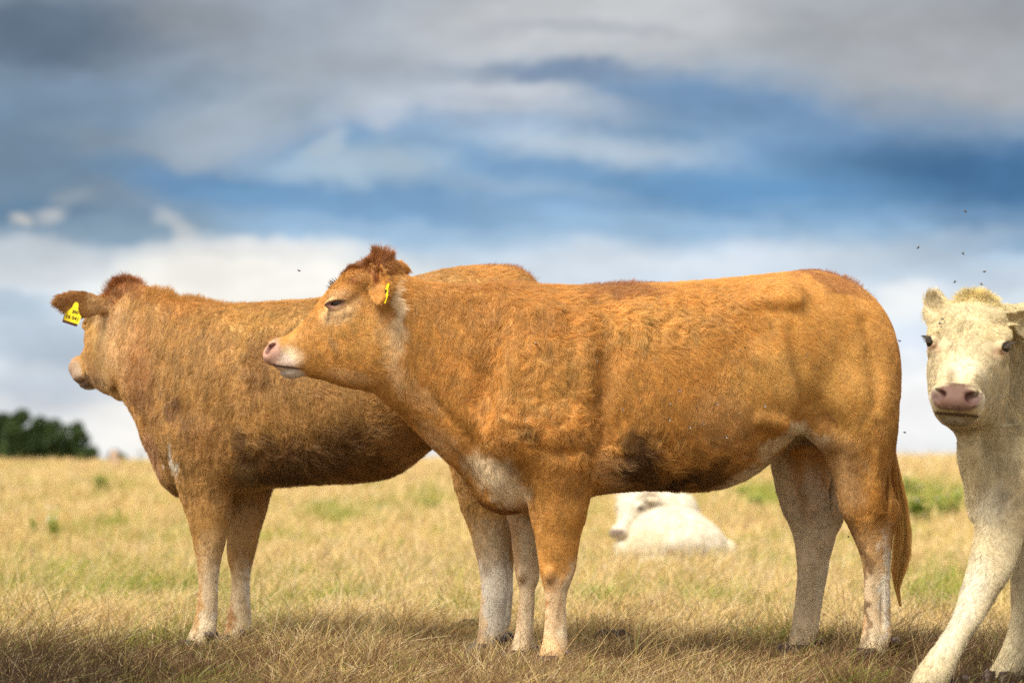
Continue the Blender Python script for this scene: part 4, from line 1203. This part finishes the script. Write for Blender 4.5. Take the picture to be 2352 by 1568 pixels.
F.tube([(np.array([1.70, 7.54, .90]), UP * .25, tn * .16), (np.array([1.57, 7.41, .925]), UP * .235 + tdir * .02, tn * .14), (np.array([1.49, 7.32, .96]), UP * .20, nz(tn - hl) * .125),
        (np.array([1.43, 7.26, 1.01]), UP * .155, nz(tn * .6 - hl) * .11), (np.array([1.405, 7.21, 1.045]), UP * .115, -hl * .092)], p=2.1, k=.05, cap1=.02)
HC.build(F)
HC.bl(F, 700, 770, .03, 60, 30, .02, .03)
# skin folds of the throat
F.tube([(at_depth(2225, 985, 7.16), hl * .03, fd * .04), (at_depth(2232, 1050, 7.17), hl * .04, fd * .04), (at_depth(2252, 1120, 7.2), hl * .045, fd * .05), (at_depth(2262, 1175, 7.22), hl * .05, fd * .05)], k=.04)
def lt(sts, k=.035, cap=.01):
    out = []
    for (xl, yl, xr, yr, d, th) in sts:
        a, b_ = at_depth(xl, yl, d), at_depth(xr, yr, d)
        out.append(((a + b_) / 2, (b_ - a) / 2, np.array([0, th, 0])))
    F.tube(out, k=k, cap1=cap)
lt([(2260, 1030, 2420, 1030, 7.24, .10), (2252, 1110, 2400, 1120, 7.22, .09), (2246, 1175, 2368, 1200, 7.18, .075), (2231, 1245, 2345, 1270, 7.12, .062), (2218, 1300, 2322, 1325, 7.06, .055), (2204, 1352, 2292, 1372, 7.02, .048),
    (2188, 1405, 2264, 1420, 6.97, .042), (2156, 1462, 2226, 1475, 6.93, .038), (2120, 1508, 2205, 1520, 6.90, .041), (2093, 1550, 2184, 1566, 6.88, .043), (2080, 1590, 2170, 1606, 6.87, .043)])
lt([(2330, 1080, 2500, 1080, 7.42, .10), (2332, 1180, 2470, 1180, 7.38, .085), (2328, 1280, 2432, 1280, 7.34, .06), (2318, 1340, 2405, 1345, 7.32, .05), (2320, 1400, 2395, 1405, 7.30, .042), (2307, 1462, 2382, 1470, 7.29, .04), (2284, 1515, 2374, 1520, 7.28, .043), (2262, 1550, 2352, 1556, 7.27, .043), (2256, 1578, 2346, 1582, 7.27, .042)])
for o_ in (-.13, .13):
    F.tube([tw(1.25, 1.0, .62, .11, o_), ] and [
        (PC.m0 + tdir * 1.28 + tn * o_ + UP * .85, tdir * .2, tn * .11), (PC.m0 + tdir * 1.28 + tn * o_ + UP * .65, tdir * .14, tn * .09), (PC.m0 + tdir * 1.32 + tn * o_ + UP * .48, tdir * .075, tn * .06),
        (PC.m0 + tdir * 1.38 + tn * o_ + UP * .36, tdir * .05, tn * .042), (PC.m0 + tdir * 1.37 + tn * o_ + UP * .2, tdir * .036, tn * .034), (PC.m0 + tdir * 1.36 + tn * o_ + UP * .05, tdir * .042, tn * .04), (PC.m0 + tdir * 1.33 + tn * o_ + UP * .02, tdir * .042, tn * .04)], k=.04, cap1=.01)
F.tube([(PC.m0 + tdir * a_ + UP * z_, tdir * r_ + UP * .001, tn * r_) for a_, z_, r_ in ((1.42, 1.12, .025), (1.52, 1.0, .022), (1.54, .8, .018), (1.54, .55, .016), (1.54, .38, .02))], k=.03)
IVORY = np.array([.66, .56, .36]); IVD = np.array([.50, .39, .23]); YEL = np.array([.63, .53, .29]); NOSE = np.array([.14, .066, .048])
calf_style = [
 ((870, 612, 0, 60, 40, .07), YEL, .75), ((800, 670, .05, 80, 40, .09), YEL, .35),
 ((777, 700, .10, 28, 17, .05), np.array([.36, .17, .11]), .8, -14, .55), ((750, 712, .085, 13, 10, .03), np.array([.42, .20, .13]), .8, 0, .4), ((758, 722, .08, 20, 22, .04), IVD * .8, .3, 0, .2),
 ((700, 760, .0, 90, 40, .05), WHITE * .92, .55, 35, .3),
 ((622, 806, .0, 18, 26, .060), NOSE, .97, 12, .9), ((640, 784, .0, 14, 9, .045), NOSE, .85, 30, .7),
 ((655, 815, .06, 30, 30, .03), WHITE * .93, .7, 0, .3),
 ((621, 803, .040, 10, 14, .026), np.array([.09, .035, .03]), .97, 25, .7), ((632, 797, .050, 12, 7, .02), np.array([.10, .04, .035]), .8, -25, .7),
 ((650, 860, .0, 50, 18, .07), np.array([.30, .24, .18]), .75, 0, .6),
 ((640, 841, .02, 40, 3.5, .05), np.array([.10, .05, .04]), .85, 8, .6),
]
def paint_calf(P):
    P = np.asarray(P, float)
    X, Y = project(P); L = (P - PC.m0) @ PC.n
    n = fbm(P, 5, 277, 3)[:, None]; n2 = fbm(P, 26, 278, 2)[:, None]
    C = IVORY * (1 + .10 * n + .10 * n2) + np.zeros_like(P)
    C = side_paint(C, P, X, Y, L, [
        ((2380, 850, 60, 60), IVD, .5), ((2330, 720, 40, 40), YEL, .4), ((2390, 740, 60, 40), YEL, .5),
        ((2300, 1380, 30, 50), DIRT * 3, .55, 40), ((2275, 1430, 12, 20), DIRT * 2, .6), ((2335, 1150, 60, 80), IVD, .5), ((2200, 1400, 50, 140), WHITE * .85, .5, 25), ((2280, 1150, 50, 60), WHITE * .8, .3)], 12, 19)
    C = paint_head(HC, IVORY, C, P, calf_style)
    return C * .95
flow_calf = [(2250, 700, 0, -1), (2240, 800, 0, 1), (2200, 900, 0, 1), (2330, 900, -.1, 1), (2300, 1100, 0, 1), (2240, 1250, 0, 1), (2200, 1400, 0, 1), (2350, 1300, 0, 1), (2400, 1000, .3, 1)]
def len_calf(P, X, Y):
    l = np.full(len(P), .022); l = np.where(Y > 1150, .013, l)
    hx, hy, hl_ = HC.local(P); inh = _ss((905 - hx) / 50) * (hy > 560) * (hy < 930) * (np.abs(hl_) < .25)
    l = l * (1 - inh) + inh * (.012 - .006 * _ss((760 - hx) / 50) - .002 * _ss((650 - hx) / 30))
    bare = (((hx - 624) / 17) ** 2 + ((hy - 806) / 26) ** 2 < 1.1) & (np.abs(hl_) < .066)
    eyeb = ((hx - 766) / 28) ** 2 + ((hy - 700) / 17) ** 2 < 1
    return np.where((bare | eyeb) & (np.abs(hl_) < .2), 0, l)
def dens_calf(P):
    X, Y = project(P)
    return np.where(X > 2460, .08, 1.0) * (1 + 1.2 * (Y < 1000))
calf = animal('calf', F, PC, (1.9, 7.6, 0), HC, paint_calf, flow_calf, len_calf, int(120000 * HAIRK),
              'cream calf at the right edge facing the viewer with dark eyes and pink nose', 'calf', lambda P, X, Y: np.full(len(P), .16), dens_fn=dens_calf, whorl=True, hw=.00055)
eyes(calf, HC)
lashes(calf, HC, (.06, .045, .03), drop=.1)
topknot(calf, HC, [(905, 606, 10, .016, .1), (885, 606, 14, .018, -.2), (866, 612, 12, .022, -.9), (850, 620, 12, .022, -1.6)], 2400, YEL * 1.2, up=.7, back=.0, spread=1.3, name='topknot', lk_amp=.35)
for (x, y, d_, fx) in ((2118, 1628, 6.87, (-.5, -.8)), (2300, 1592, 7.27, (-.5, -.8))):
    q = at_depth(x, y, d_); q[2] = gz(q[0:1], q[1:2])[0] - .002; hoof(calf, q, fx)
for o_ in (-.13, .13):
    q = PC.m0 + tdir * 1.31 + tn * o_; q[2] = gz(q[0:1], q[1:2])[0]; hoof(calf, q, -tdir)
dewclaws(calf, at_depth(2196, 1560, 6.93), (-.5, -.8)); dewclaws(calf, at_depth(2366, 1560, 7.33), (-.5, -.8))

# ------------------------------------------------------------------ pasture grass
STRAW = np.array([.74, .56, .28]); GOLDS = np.array([.66, .46, .17]); GREEN = np.array([.20, .28, .04]); LIME = np.array([.42, .38, .07]); BROWN = np.array([.17, .095, .042]); BLEACH = np.array([.80, .66, .42])
def grass_colour(x, y):
    P = np.stack([x, y, 0 * x], -1); n = len(x)
    pat = fbm(P * np.array([1, .45, 1]), .9, 300, 3); pat2 = fbm(P * np.array([1, .6, 1]), 3.2, 310, 2); big = fbm(P * np.array([1, .3, 1]), .25, 320, 2)
    r = rng.random(n)[:, None]
    C = STRAW * (1 - r) + GOLDS * r
    bl = (rng.random(n) < .25 + .2 * big)[:, None]; C = np.where(bl, BLEACH, C)
    X, Y = project(np.stack([x, y, gz(x, y) + .03], -1))
    near = _ss((9.4 - y) / 1.5)
    # green flushes: a damp band across the middle distance and scattered patches
    g = .07 + .38 * _ss((pat - .13) / .3) + .42 * _ss((pat2 - .26) / .22)
    for (cx, cy, rx, ry, st) in [(330, 1372, 190, 16, .95), (770, 1378, 110, 20, .8), (760, 1190, 90, 30, .55), (985, 1150, 60, 40, .5), (1370, 1385, 90, 22, .8), (1640, 1390, 120, 24, .5), (1760, 1150, 60, 30, .7), (2130, 1370, 110, 60, .6), (2150, 1150, 110, 45, .75), (1740, 1130, 70, 30, .5), (260, 1120, 120, 30, .25), (60, 1080, 90, 12, .3), (880, 1170, 60, 20, .4), (2200, 1380, 60, 70, .5), (1660, 1275, 34, 22, .5), (720, 1330, 120, 12, .5)]:
        d = np.sqrt(((X - cx) / rx) ** 2 + ((Y - cy) / ry) ** 2); g = g + st * (1 - _ss((d - .4) / .8))
    g = g * (1 - .45 * near) * (1 - .5 * _ss((y - 25) / 20))
    isg = rng.random(n) < np.clip(g, 0, .9)
    gc = GREEN + (LIME - GREEN) * rng.random((n, 1)) ** 1.3
    C = np.where(isg[:, None], gc, C)
    # brown thatch in the foreground, with a vignette painted darker into the lower corners
    corner_vignette = _ss((Y - 1430) / 120) * _ss((np.abs(X - 1250) - 500) / 600)
    br = rng.random(n) < np.clip(.10 + .45 * corner_vignette + .50 * near + .35 * _ss((pat2 - .1) / .3) * near + .10 * _ss((-pat - .15) / .2), 0, .90)
    C = np.where((br & ~isg)[:, None], BROWN * (1 + .9 * rng.random((n, 1))) * (1 - .5 * corner_vignette[:, None]), C)
    return C * rng.uniform(.5, 1.25, (n, 1)) * (1 - .35 * corner_vignette[:, None]) * (1 - .15 * near[:, None]), isg
def blades(n, d0, d1, hmin, hmax, rad, lean, power=0.0, m=4, half=.235, pad=.5, flat=0.0):
    u = rng.random(n)
    y = d0 * (d1 / d0) ** u if power == 0 else d0 + (d1 - d0) * u ** power
    x = rng.uniform(-1, 1, n) * (half * y + pad)
    P = np.stack([x, y, 0 * x], -1)
    hN = fbm(P, 1.7, 330, 2); cl = vnoise(P, 9, 331)
    h = rng.uniform(hmin, hmax, n) * (1 + .5 * hN + .55 * cl) * np.clip(1 + (y - 9) * .012, 1, 1.35)
    h = h * (1 - .30 * _ss((9.0 - y) / 1.0))
    az = rng.uniform(0, 2 * math.pi, n); az2 = fbm(P, 5, 332, 2) * 3
    ln = np.abs(rng.normal(lean, lean * .6, n))
    dx = np.cos(az) * ln + np.cos(az2) * lean * .6; dy = np.sin(az) * ln + np.sin(az2) * lean * .6
    s = np.linspace(0, 1, m)[None]
    pts = np.zeros((n, m, 3))
    bend = rng.uniform(.3, 1.0, n)[:, None]
    pts[..., 0] = x[:, None] + h[:, None] * dx[:, None] * (s * (1 - bend * .5) + bend * s * s)
    pts[..., 1] = y[:, None] + h[:, None] * dy[:, None] * (s * (1 - bend * .5) + bend * s * s)
    pts[..., 2] = gz(x, y)[:, None] - .004 + h[:, None] * (s - .32 * bend * s * s * np.minimum(1, np.hypot(dx, dy))[:, None] * (1 + flat))
    r = rad * (y / 8.0) ** .85 * rng.uniform(.6, 1.3, n)
    rr = r[:, None] * (1 - .75 * s)
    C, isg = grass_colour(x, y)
    return pts, rr, C
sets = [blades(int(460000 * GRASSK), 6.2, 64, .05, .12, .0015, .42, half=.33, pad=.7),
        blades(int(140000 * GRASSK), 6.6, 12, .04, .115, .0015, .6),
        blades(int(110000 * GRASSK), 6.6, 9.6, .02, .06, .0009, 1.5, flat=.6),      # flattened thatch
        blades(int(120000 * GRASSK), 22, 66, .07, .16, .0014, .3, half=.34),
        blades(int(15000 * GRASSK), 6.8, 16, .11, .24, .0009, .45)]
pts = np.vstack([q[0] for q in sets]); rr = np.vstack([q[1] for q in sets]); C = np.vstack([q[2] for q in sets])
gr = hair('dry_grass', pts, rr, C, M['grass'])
tag(gr, 'straw gold dry pasture grass with green blades mixed in', 'grass', kind='stuff')

# ------------------------------------------------------------------ weeds and thistles
M['leaf'] = principled('weed_leaf', (.12, .20, .035), .55, .3)
_noisy(M['leaf'], (.16, .27, .03), (.34, .42, .07), 30, .2)
M['bloom'] = principled('thistle_bloom', (.50, .36, .50), .8, .1)
M['white'] = principled('white_bloom', (.78, .76, .72), .8, .1)
def weed(px, py, h, w, nst, name, label, leafL=.05, flower=None, group=None):
    h *= 1.25; leafL *= 1.35; nst = int(nst * 1.6)
    g = on_ground(px, py); base = np.array([g[0], g[1], gz(g[0:1], g[1:2])[0]])
    parts = []; fl = []
    stems = []
    for i in range(nst):
        a = rng.uniform(0, 2 * math.pi); rr_ = w * rng.uniform(.1, .9)
        tip = base + np.array([math.cos(a) * rr_, math.sin(a) * rr_ * .8, h * rng.uniform(.65, 1.05)])
        b0 = base + np.array([math.cos(a), math.sin(a), 0]) * w * .15
        mid = (b0 + tip) / 2 + np.array([0, 0, .1 * h])
        stems.append(loft([(b0, np.array([.004, 0, 0]), np.array([0, .004, 0])), (mid, np.array([.003, 0, 0]), np.array([0, .003, 0])), (tip, np.array([.0015, 0, 0]), np.array([0, .0015, 0]))], 6))
        nl = int(9 + h * 34)
        for k in range(nl):
            t_ = .12 + .86 * k / nl; p = b0 * (1 - t_) + tip * t_ + np.array([0, 0, .2 * h * t_ * (1 - t_)])
            az = k * 2.4 + rng.random(); el = rng.uniform(.1, .9)
            d = np.array([math.cos(az) * math.cos(el), math.sin(az) * math.cos(el), math.sin(el)])
            sd = nz(np.cross(d, UP)); L = leafL * rng.uniform(.6, 1.2) * (1.15 - .6 * t_); W = L * .26
            dr = np.array([0, 0, -.25 * L])
            pp = np.array([p, p + d * L * .45 + sd * W, p + d * L + dr, p + d * L * .45 - sd * W])
            parts.append((pp, np.array([(0, 1, 2, 3)])))
        if flower: fl.append(ball(tip + UP * .008, [np.array([.008, 0, 0]), np.array([0, .008, 0]), UP * .008], 8, 5))
    P, Fc = merge(stems)
    o = np_mesh(name, P - base, Fc, M['leaf']); o.location = base; BASE[o.name] = base
    tag(o, label, 'weed' if not flower or flower == 'white' else 'thistle', group)
    P, Fc = merge(parts); local_mesh('leaves', P, Fc, M['leaf'], o, False)
    if fl:
        for f_ in fl[:6]: local_mesh('flower', f_[0], f_[1], M['bloom'] if flower == 'thistle' else M['white'], o)
    return o
weed(236, 1142, .26, .16, 7, 'weed', 'bushy green weed left of the rear cow, just below the horizon', .07)
weed(158, 1162, .13, .08, 3, 'weed', 'small dark green weed low in the straw left of the bushy one', .05)
weed(80, 1238, .17, .05, 3, 'weed', 'slim upright green weed, leftmost in the grass', .045)
weed(128, 1242, .21, .10, 4, 'weed', 'forked green weed with a white flower, near the left edge', .05, 'white')
weed(272, 1208, .15, .06, 3, 'weed', 'pale olive weed between the forked weed and the rear cow', .045)
weed(1330 - 590, 1172, .10, .16, 5, 'weed', 'low green weed patch under the rear cow belly on the left', .05, 'white')
weed(880, 1192, .10, .12, 4, 'weed', 'low weed with pale flowers under the rear cow belly', .05, 'white')
weed(990, 1182, .16, .14, 6, 'weed', 'taller leafy green weed beside the rear cow hind leg', .05)
weed(762, 1262, .09, .05, 3, 'weed', 'tiny green sprig in bright straw between the two cows', .04)
weed(1735, 1180, .20, .12, 6, 'weed', 'green weed under the flank of the front cow before its hind legs', .06)
weed(1655, 1298, .12, .10, 6, 'weed', 'dark green tuft at the rump of the lying white calf', .05)
weed(2112, 1212, .30, .26, 6, 'thistle', 'dense green thistle directly behind the tail of the front cow', .10, 'thistle')
weed(2180, 1205, .30, .22, 4, 'thistle', 'thin thistle with pale mauve heads left of the cream calf', .08, 'thistle')
weed(2090, 1150, .26, .22, 5, 'thistle', 'far thistle behind the others, close to the horizon at right', .09, 'thistle')
weed(1700, 1150, .16, .14, 5, 'weed', 'low green weed under the pale belly of the front cow', .06)
weed(1790, 1195, .12, .10, 4, 'weed', 'small weed against the far hind leg of the front cow', .05)
weed(1400, 1395, .07, .16, 6, 'weed', 'low green plant patch right of the front cow forelegs', .035)
weed(1660, 1390, .07, .18, 6, 'weed', 'low green plant patch midway between front and hind legs of the front cow', .035)
weed(345, 1376, .07, .18, 7, 'weed', 'low green plant patch left of the rear cow forelegs', .035)
weed(2225, 1190, .20, .12, 3, 'thistle', 'short thistle against the chest of the cream calf', .07, 'thistle')

# ------------------------------------------------------------------ dung
M['dung'] = principled('dried_dung', (.03, .02, .014), .8, .2); _noisy(M['dung'], (.014, .009, .006), (.06, .038, .026), 60, .8)
for (px, py, w, h, lab) in [(1425, 1500, .07, .035, 'largest dark dung heap, right of the front cow forelegs'), (1075, 1462, .05, .022, 'dark dung clod left of the rear cow hind hoof'), (702, 1500, .022, .018, 'small dung clod midway between the cows, left one'),
                        (780, 1506, .028, .026, 'small upright dung clod midway between the cows, right one'), (592, 1506, .028, .02, 'dung clod touching the rear cow far forefoot'), (632, 1494, .03, .016, 'flat dung clod a step right of the rear cow forefeet'),
                        (137, 1402, .05, .035, 'grey brown dung heap in the grass at far left'), (332, 1388, .04, .016, 'dark clod in the green band left of the rear cow')]:
    g = on_ground(px, py); parts = []; h = h * 1.3 + .032; w *= 1.5
    for k in range(9):
        c = g + np.array([np.clip(rng.normal(0, w * .35), -w * .6, w * .6), np.clip(rng.normal(0, w * .25), -w * .4, w * .4), h * rng.uniform(.15, .6)])
        a = w * rng.uniform(.35, .6); parts.append(ball(c, [np.array([a, .2 * a, 0]), np.array([-.1 * a, a * .8, 0]), UP * h * rng.uniform(.4, .75)], 10, 7))
    P, Fc = merge(parts); P = P + .005 * np.stack([vnoise(P, 60, 400 + i) for i in range(3)], 1)
    o = np_mesh('dung', P - g, Fc, M['dung']); o.location = g
    tag(o, lab, 'dung')

# ------------------------------------------------------------------ lying calf
PL = Plane(tuple(at_depth(1550, 1230, 15.7)[:2]), 0)
g0 = at_depth(1550, 1230, 15.7)
F = Field((.25, 14.9, -.03), (1.75, 16.9, .66), .011)
S = PL.st
F.tube([S(1668, 1240, 1668, 1295, .07, -.15), S(1645, 1212, 1648, 1306, .16, -.12), S(1600, 1178, 1600, 1308, .24, -.05), S(1550, 1164, 1550, 1310, .27, .03), S(1500, 1170, 1500, 1310, .26, .12), S(1460, 1196, 1460, 1308, .2, .2), S(1436, 1235, 1436, 1300, .10, .2)], p=2.1, k=.03)
F.tube([S(1560, 1130, 1580, 1240, .12, .3), S(1525, 1128, 1540, 1215, .11, .36), S(1490, 1130, 1500, 1195, .085, .38), S(1470, 1135, 1475, 1190, .08, .36)], k=.04)
F.blob(PL.pt(1590, 1250, -.22), [np.array([.16, 0, .03]), UP * .09, np.array([0, .08, 0])], .05)
F.blob(PL.pt(1520, 1290, -.24), [np.array([.16, 0, -.01]), UP * .035, np.array([0, .04, 0])], .03)
F.blob(PL.pt(1642, 1275, -.2), [np.array([.05, 0, 0]), UP * .05, np.array([0, .07, 0])], .03)
HL = Head(PL.pt(1462, 1118, .32), (-.62, -.78), 14, 0, .80, 1.3, .8, {1: dict(d=(-.2, 1, -.1), face=(.8, .1, .3), L=.15, W=.045), -1: dict(d=(-.2, 1, .0), face=(.8, .1, .3), L=.15, W=.045)})
HL.build(F)
PALEW = np.array([.78, .71, .59])
def paint_lying(P):
    C = PALEW + np.zeros((len(P), 3)); X, Y = project(P); L = (np.asarray(P) - PL.m0) @ PL.n
    C = side_paint(C, P, X, Y, L, [((1540, 1268, 6, 12), PALE, .6), ((1493, 1158, 8, 22), GOLD, .25), ((1480, 1240, 60, 34), CREAM, .5)], 5)
    return paint_head(HL, PALEW, C, P, [((622, 806, .0, 22, 26, .07), NOSE, .8), ((777, 700, .10, 30, 22, .06), np.array([.34, .24, .18]), .6)])
lying = animal('calf', F, PL, (g0[0], 15.7, 0), HL, paint_lying, [(1500, 1200, -.3, 1), (1640, 1230, .4, 1)], lambda P, X, Y: np.full(len(P), .022), int(26000 * HAIRK), 'small white calf lying curled in the grass, seen under the belly of the front cow', 'calf', hw=.0012, lit=.04, slim=0)
eyes(lying, HL)

# ------------------------------------------------------------------ trees on the skyline
M['bark'] = principled('bark', (.09, .065, .045), .85, .2); _noisy(M['bark'], (.06, .045, .03), (.14, .11, .08), 4, .5)
M['foliage'] = principled('dark_foliage', (.05, .09, .03), .6, .25)
_noisy(M['foliage'], (.016, .034, .010), (.05, .085, .022), .55, .0)
tt = NT(M['foliage'].node_tree)
def tree(px, ytop, wpx, d, label, y0=None, nleaf=5200):
    k = d / FPX; x = (px - 1176) * k; zt = CAM_H + (1055 - ytop) * k
    zb = gz(np.array([x]), np.array([d]))[0]; H_ = zt - zb; w_ = wpx * 1.2 * k / 2
    base = np.array([x, d, zb])
    lb = [(base + UP * 0, .035 * H_ ** .8), (base + UP * H_ * .35, .024 * H_ ** .8), (base + UP * H_ * .7, .012 * H_ ** .8)]
    parts = [loft([(c, np.array([r, 0, 0]), np.array([0, r, 0])) for c, r in lb], 8)]
    clumps = []
    for i in range(16):
        a = rng.uniform(0, 2 * math.pi); hh = rng.uniform(.22, .86); rad = w_ * rng.uniform(.25, .75) * (1.05 - .5 * abs(hh - .5))
        c = base + np.array([math.cos(a) * rad, math.sin(a) * rad, H_ * hh]); r = w_ * rng.uniform(.38, .62)
        if c[2] + r > zt: c[2] = zt - r * rng.uniform(.9, 1.1)
        clumps.append((c, r)); r0 = .007 * H_ ** .8
        f = base + UP * H_ * hh * .55
        parts.append(loft([(f, np.array([r0, 0, 0]), np.array([0, r0, 0])), (c, np.array([r0 * .3, 0, 0]), np.array([0, r0 * .3, 0]))], 5))
    clumps.append((base + UP * (H_ - w_ * .5), w_ * .5)); clumps.append((base + UP * H_ * .5, w_ * .8)); clumps.append((base + UP * H_ * .28, w_ * .8))
    P, Fc = merge(parts)
    root = bpy.data.objects.new('tree', None); col.objects.link(root); root.location = base; BASE[root.name] = base
    tag(root, label, 'tree', 'trees on the skyline')
    local_mesh('trunk', P, Fc, M['bark'], root)
    ci = rng.integers(0, len(clumps), nleaf); cc = np.array([c for c, r in clumps])[ci]; cr = np.array([r for c, r in clumps])[ci]
    dv = rng.normal(size=(nleaf, 3)); dv /= np.linalg.norm(dv, axis=1)[:, None]
    p = cc + dv * (cr * rng.uniform(.55, 1.08, nleaf) ** .6)[:, None] * np.array([1, 1, .85])
    p[:, 2] = np.maximum(p[:, 2], zb + .3)
    a = rng.normal(size=(nleaf, 3)); a /= np.linalg.norm(a, axis=1)[:, None]; b_ = np.cross(a, rng.normal(size=(nleaf, 3))); b_ /= np.linalg.norm(b_, axis=1)[:, None]
    ls = w_ * .12
    Q = np.stack([p - a * ls, p + b_ * ls * .7, p + a * ls, p - b_ * ls * .7], 1).reshape(-1, 3)
    local_mesh('crown', Q, np.arange(len(Q)).reshape(-1, 4), M['foliage'], root, False)
    return root
for (px, yt, wp, d, lb) in [(-120, 950, 80, 452, 'broad dark tree just outside the left edge of the row'), (-50, 944, 84, 448, 'dark tree cut off by the left edge of the photo'), (8, 944, 74, 455, 'dark rounded tree at the left edge, first fully seen'),
                        (50, 937, 66, 445, 'tallest dark tree of the skyline row'), (92, 952, 64, 452, 'dark tree right after the tallest one'), (126, 958, 56, 446, 'middle dark tree of the row, with a flat top'),
                        (152, 971, 44, 454, 'lower dark tree filling the dip before the last big one'), (178, 965, 52, 447, 'last big rounded dark tree at the right end of the row'),
                        (212, 1020, 44, 440, 'low bushy tree tapering off at the right end of the row'), (265, 1030, 54, 430, 'small lone tree behind the pale post'), (325, 1034, 16, 430, 'tiny slim tree close to the throat of the rear cow'), (-190, 958, 90, 460, 'farthest left dark tree outside the photo')]:
    tree(px, yt, wp, d, lb, nleaf=2600 if wp < 50 else 5200)

# weathered stump-like post
g = on_ground(266, 1076); g[2] = gz(g[0:1], g[1:2])[0]
k = g[1] / FPX
M['post'] = principled('weathered_wood', (.40, .28, .21), .8, .2); _noisy(M['post'], (.30, .20, .15), (.48, .35, .27), 14, .5)
P, Fc = loft([(g - UP * .05, np.array([13 * k, 0, 0]), np.array([0, 10 * k, 0])), (g + UP * 14 * k, np.array([11 * k, 0, 0]), np.array([0, 9 * k, 0])), (g + UP * 32 * k + np.array([-2 * k, 0, 0]), np.array([9 * k, 0, 0]), np.array([0, 8 * k, 0])),
             (g + UP * 41 * k + np.array([-4 * k, 0, 0]), np.array([7 * k, 0, 0]), np.array([0, 6 * k, 0])), (g + UP * 42 * k + np.array([-4 * k, 0, 0]), np.array([5.5 * k, 0, 0]), np.array([0, 5 * k, 0]))], 12)
P = P + .02 * np.stack([vnoise(P, 6, 500 + i) for i in range(3)], 1)
o = np_mesh('post', P - g, Fc[:, ::-1], M['post']); o.location = g
tag(o, 'short thick pinkish grey post on the field crest before the small lone tree', 'post')

# ------------------------------------------------------------------ flies
M['fly'] = principled('fly_body', (.02, .014, .016), .35, .5)
M['wing'] = principled('fly_wing', (.25, .22, .22), .3, .4)
fb = merge([ball((0, 0, 0), [(.0042, 0, 0), (0, .0022, 0), (0, 0, .0022)], 8, 6), ball((.0042, 0, .0004), [(.0017, 0, 0), (0, .0018, 0), (0, 0, .0017)], 6, 5)])
fw = merge([(np.array([(.001, .0012 * s_, .0018), (-.002, .005 * s_, .004), (-.0062, .0042 * s_, .0032), (-.004, .001 * s_, .002)]), np.array([(0, 1, 2, 3)])) for s_ in (1, -1)])
fly0 = None
def fly(p, rotz, rotx, label, group=None, s_=1.0):
    global fly0
    if fly0 is None:
        o = np_mesh('fly', fb[0], fb[1], M['fly']); w_ = np_mesh('wings', fw[0], fw[1], M['wing'], o, False); fly0 = o
    else:
        o = fly0.copy(); col.objects.link(o)
        for ch in fly0.children:
            c = ch.copy(); col.objects.link(c); c.parent = o
    for kk in ('group',):
        if kk in o: del o[kk]
    o.location = tuple(p); o.rotation_euler = (rotx, rng.uniform(-.5, .5), rotz); o.scale = (s_,) * 3
    tag(o, label, 'fly', group)
    return o
for (px, py, lb) in [(2217, 486, 'topmost fly, high in the blue above the cream calf'), (2109, 569, 'leftmost of the flies above the calf, against pale cloud'), (2212, 583, 'fly in the middle of the swarm above the calf'), (2261, 624, 'rightmost fly of the swarm above the calf'),
                 (2193, 648, 'fly just above the left ear of the calf'), (2254, 653, 'fly hovering directly over the topknot of the calf'), (2066, 783, 'lone fly beside the rump of the front cow'), (2078, 993, 'lone fly low behind the front cow, near the calf chin'),
                 (687, 622, 'lone fly in the white sky above the front cow nose'), (1949, 1232, 'fly between the two hind legs of the front cow')]:
    fly(at_depth(px, py, 7.3 if px > 2100 else 7.75), rng.uniform(0, 6.28), rng.uniform(-.5, .5), lb)
for (px, py, lb) in [(2226, 676, 'fly sitting on the calf topknot'), (2171, 737, 'upper of three flies on the calf brow'), (2160, 750, 'middle of three flies on the calf brow'), (2154, 768, 'lowest of three flies on the calf brow, nearest its eye')]:
    c, nn = on_surface(calf, px, py)
    if c is not None: fly(c + nn * .013, rng.uniform(0, 6.28), -1.3, lb)
for (px, py) in [(1696, 807), (1706, 801), (1600, 874), (1557, 896), (1537, 929), (1642, 927), (1596, 935), (1663, 1001), (1751, 931), (1852, 814), (1535, 962), (1581, 979), (1610, 971), (1590, 955), (1430, 940), (1365, 830), (1205, 965), (1230, 790)]:
    c, nn = on_surface(cow, px, py)
    if c is not None: fly(c + nn * .013, rng.uniform(0, 6.28), -1.4, 'small dark fly resting in the fur on the side of the front cow', 'flies on the front cow', .8)
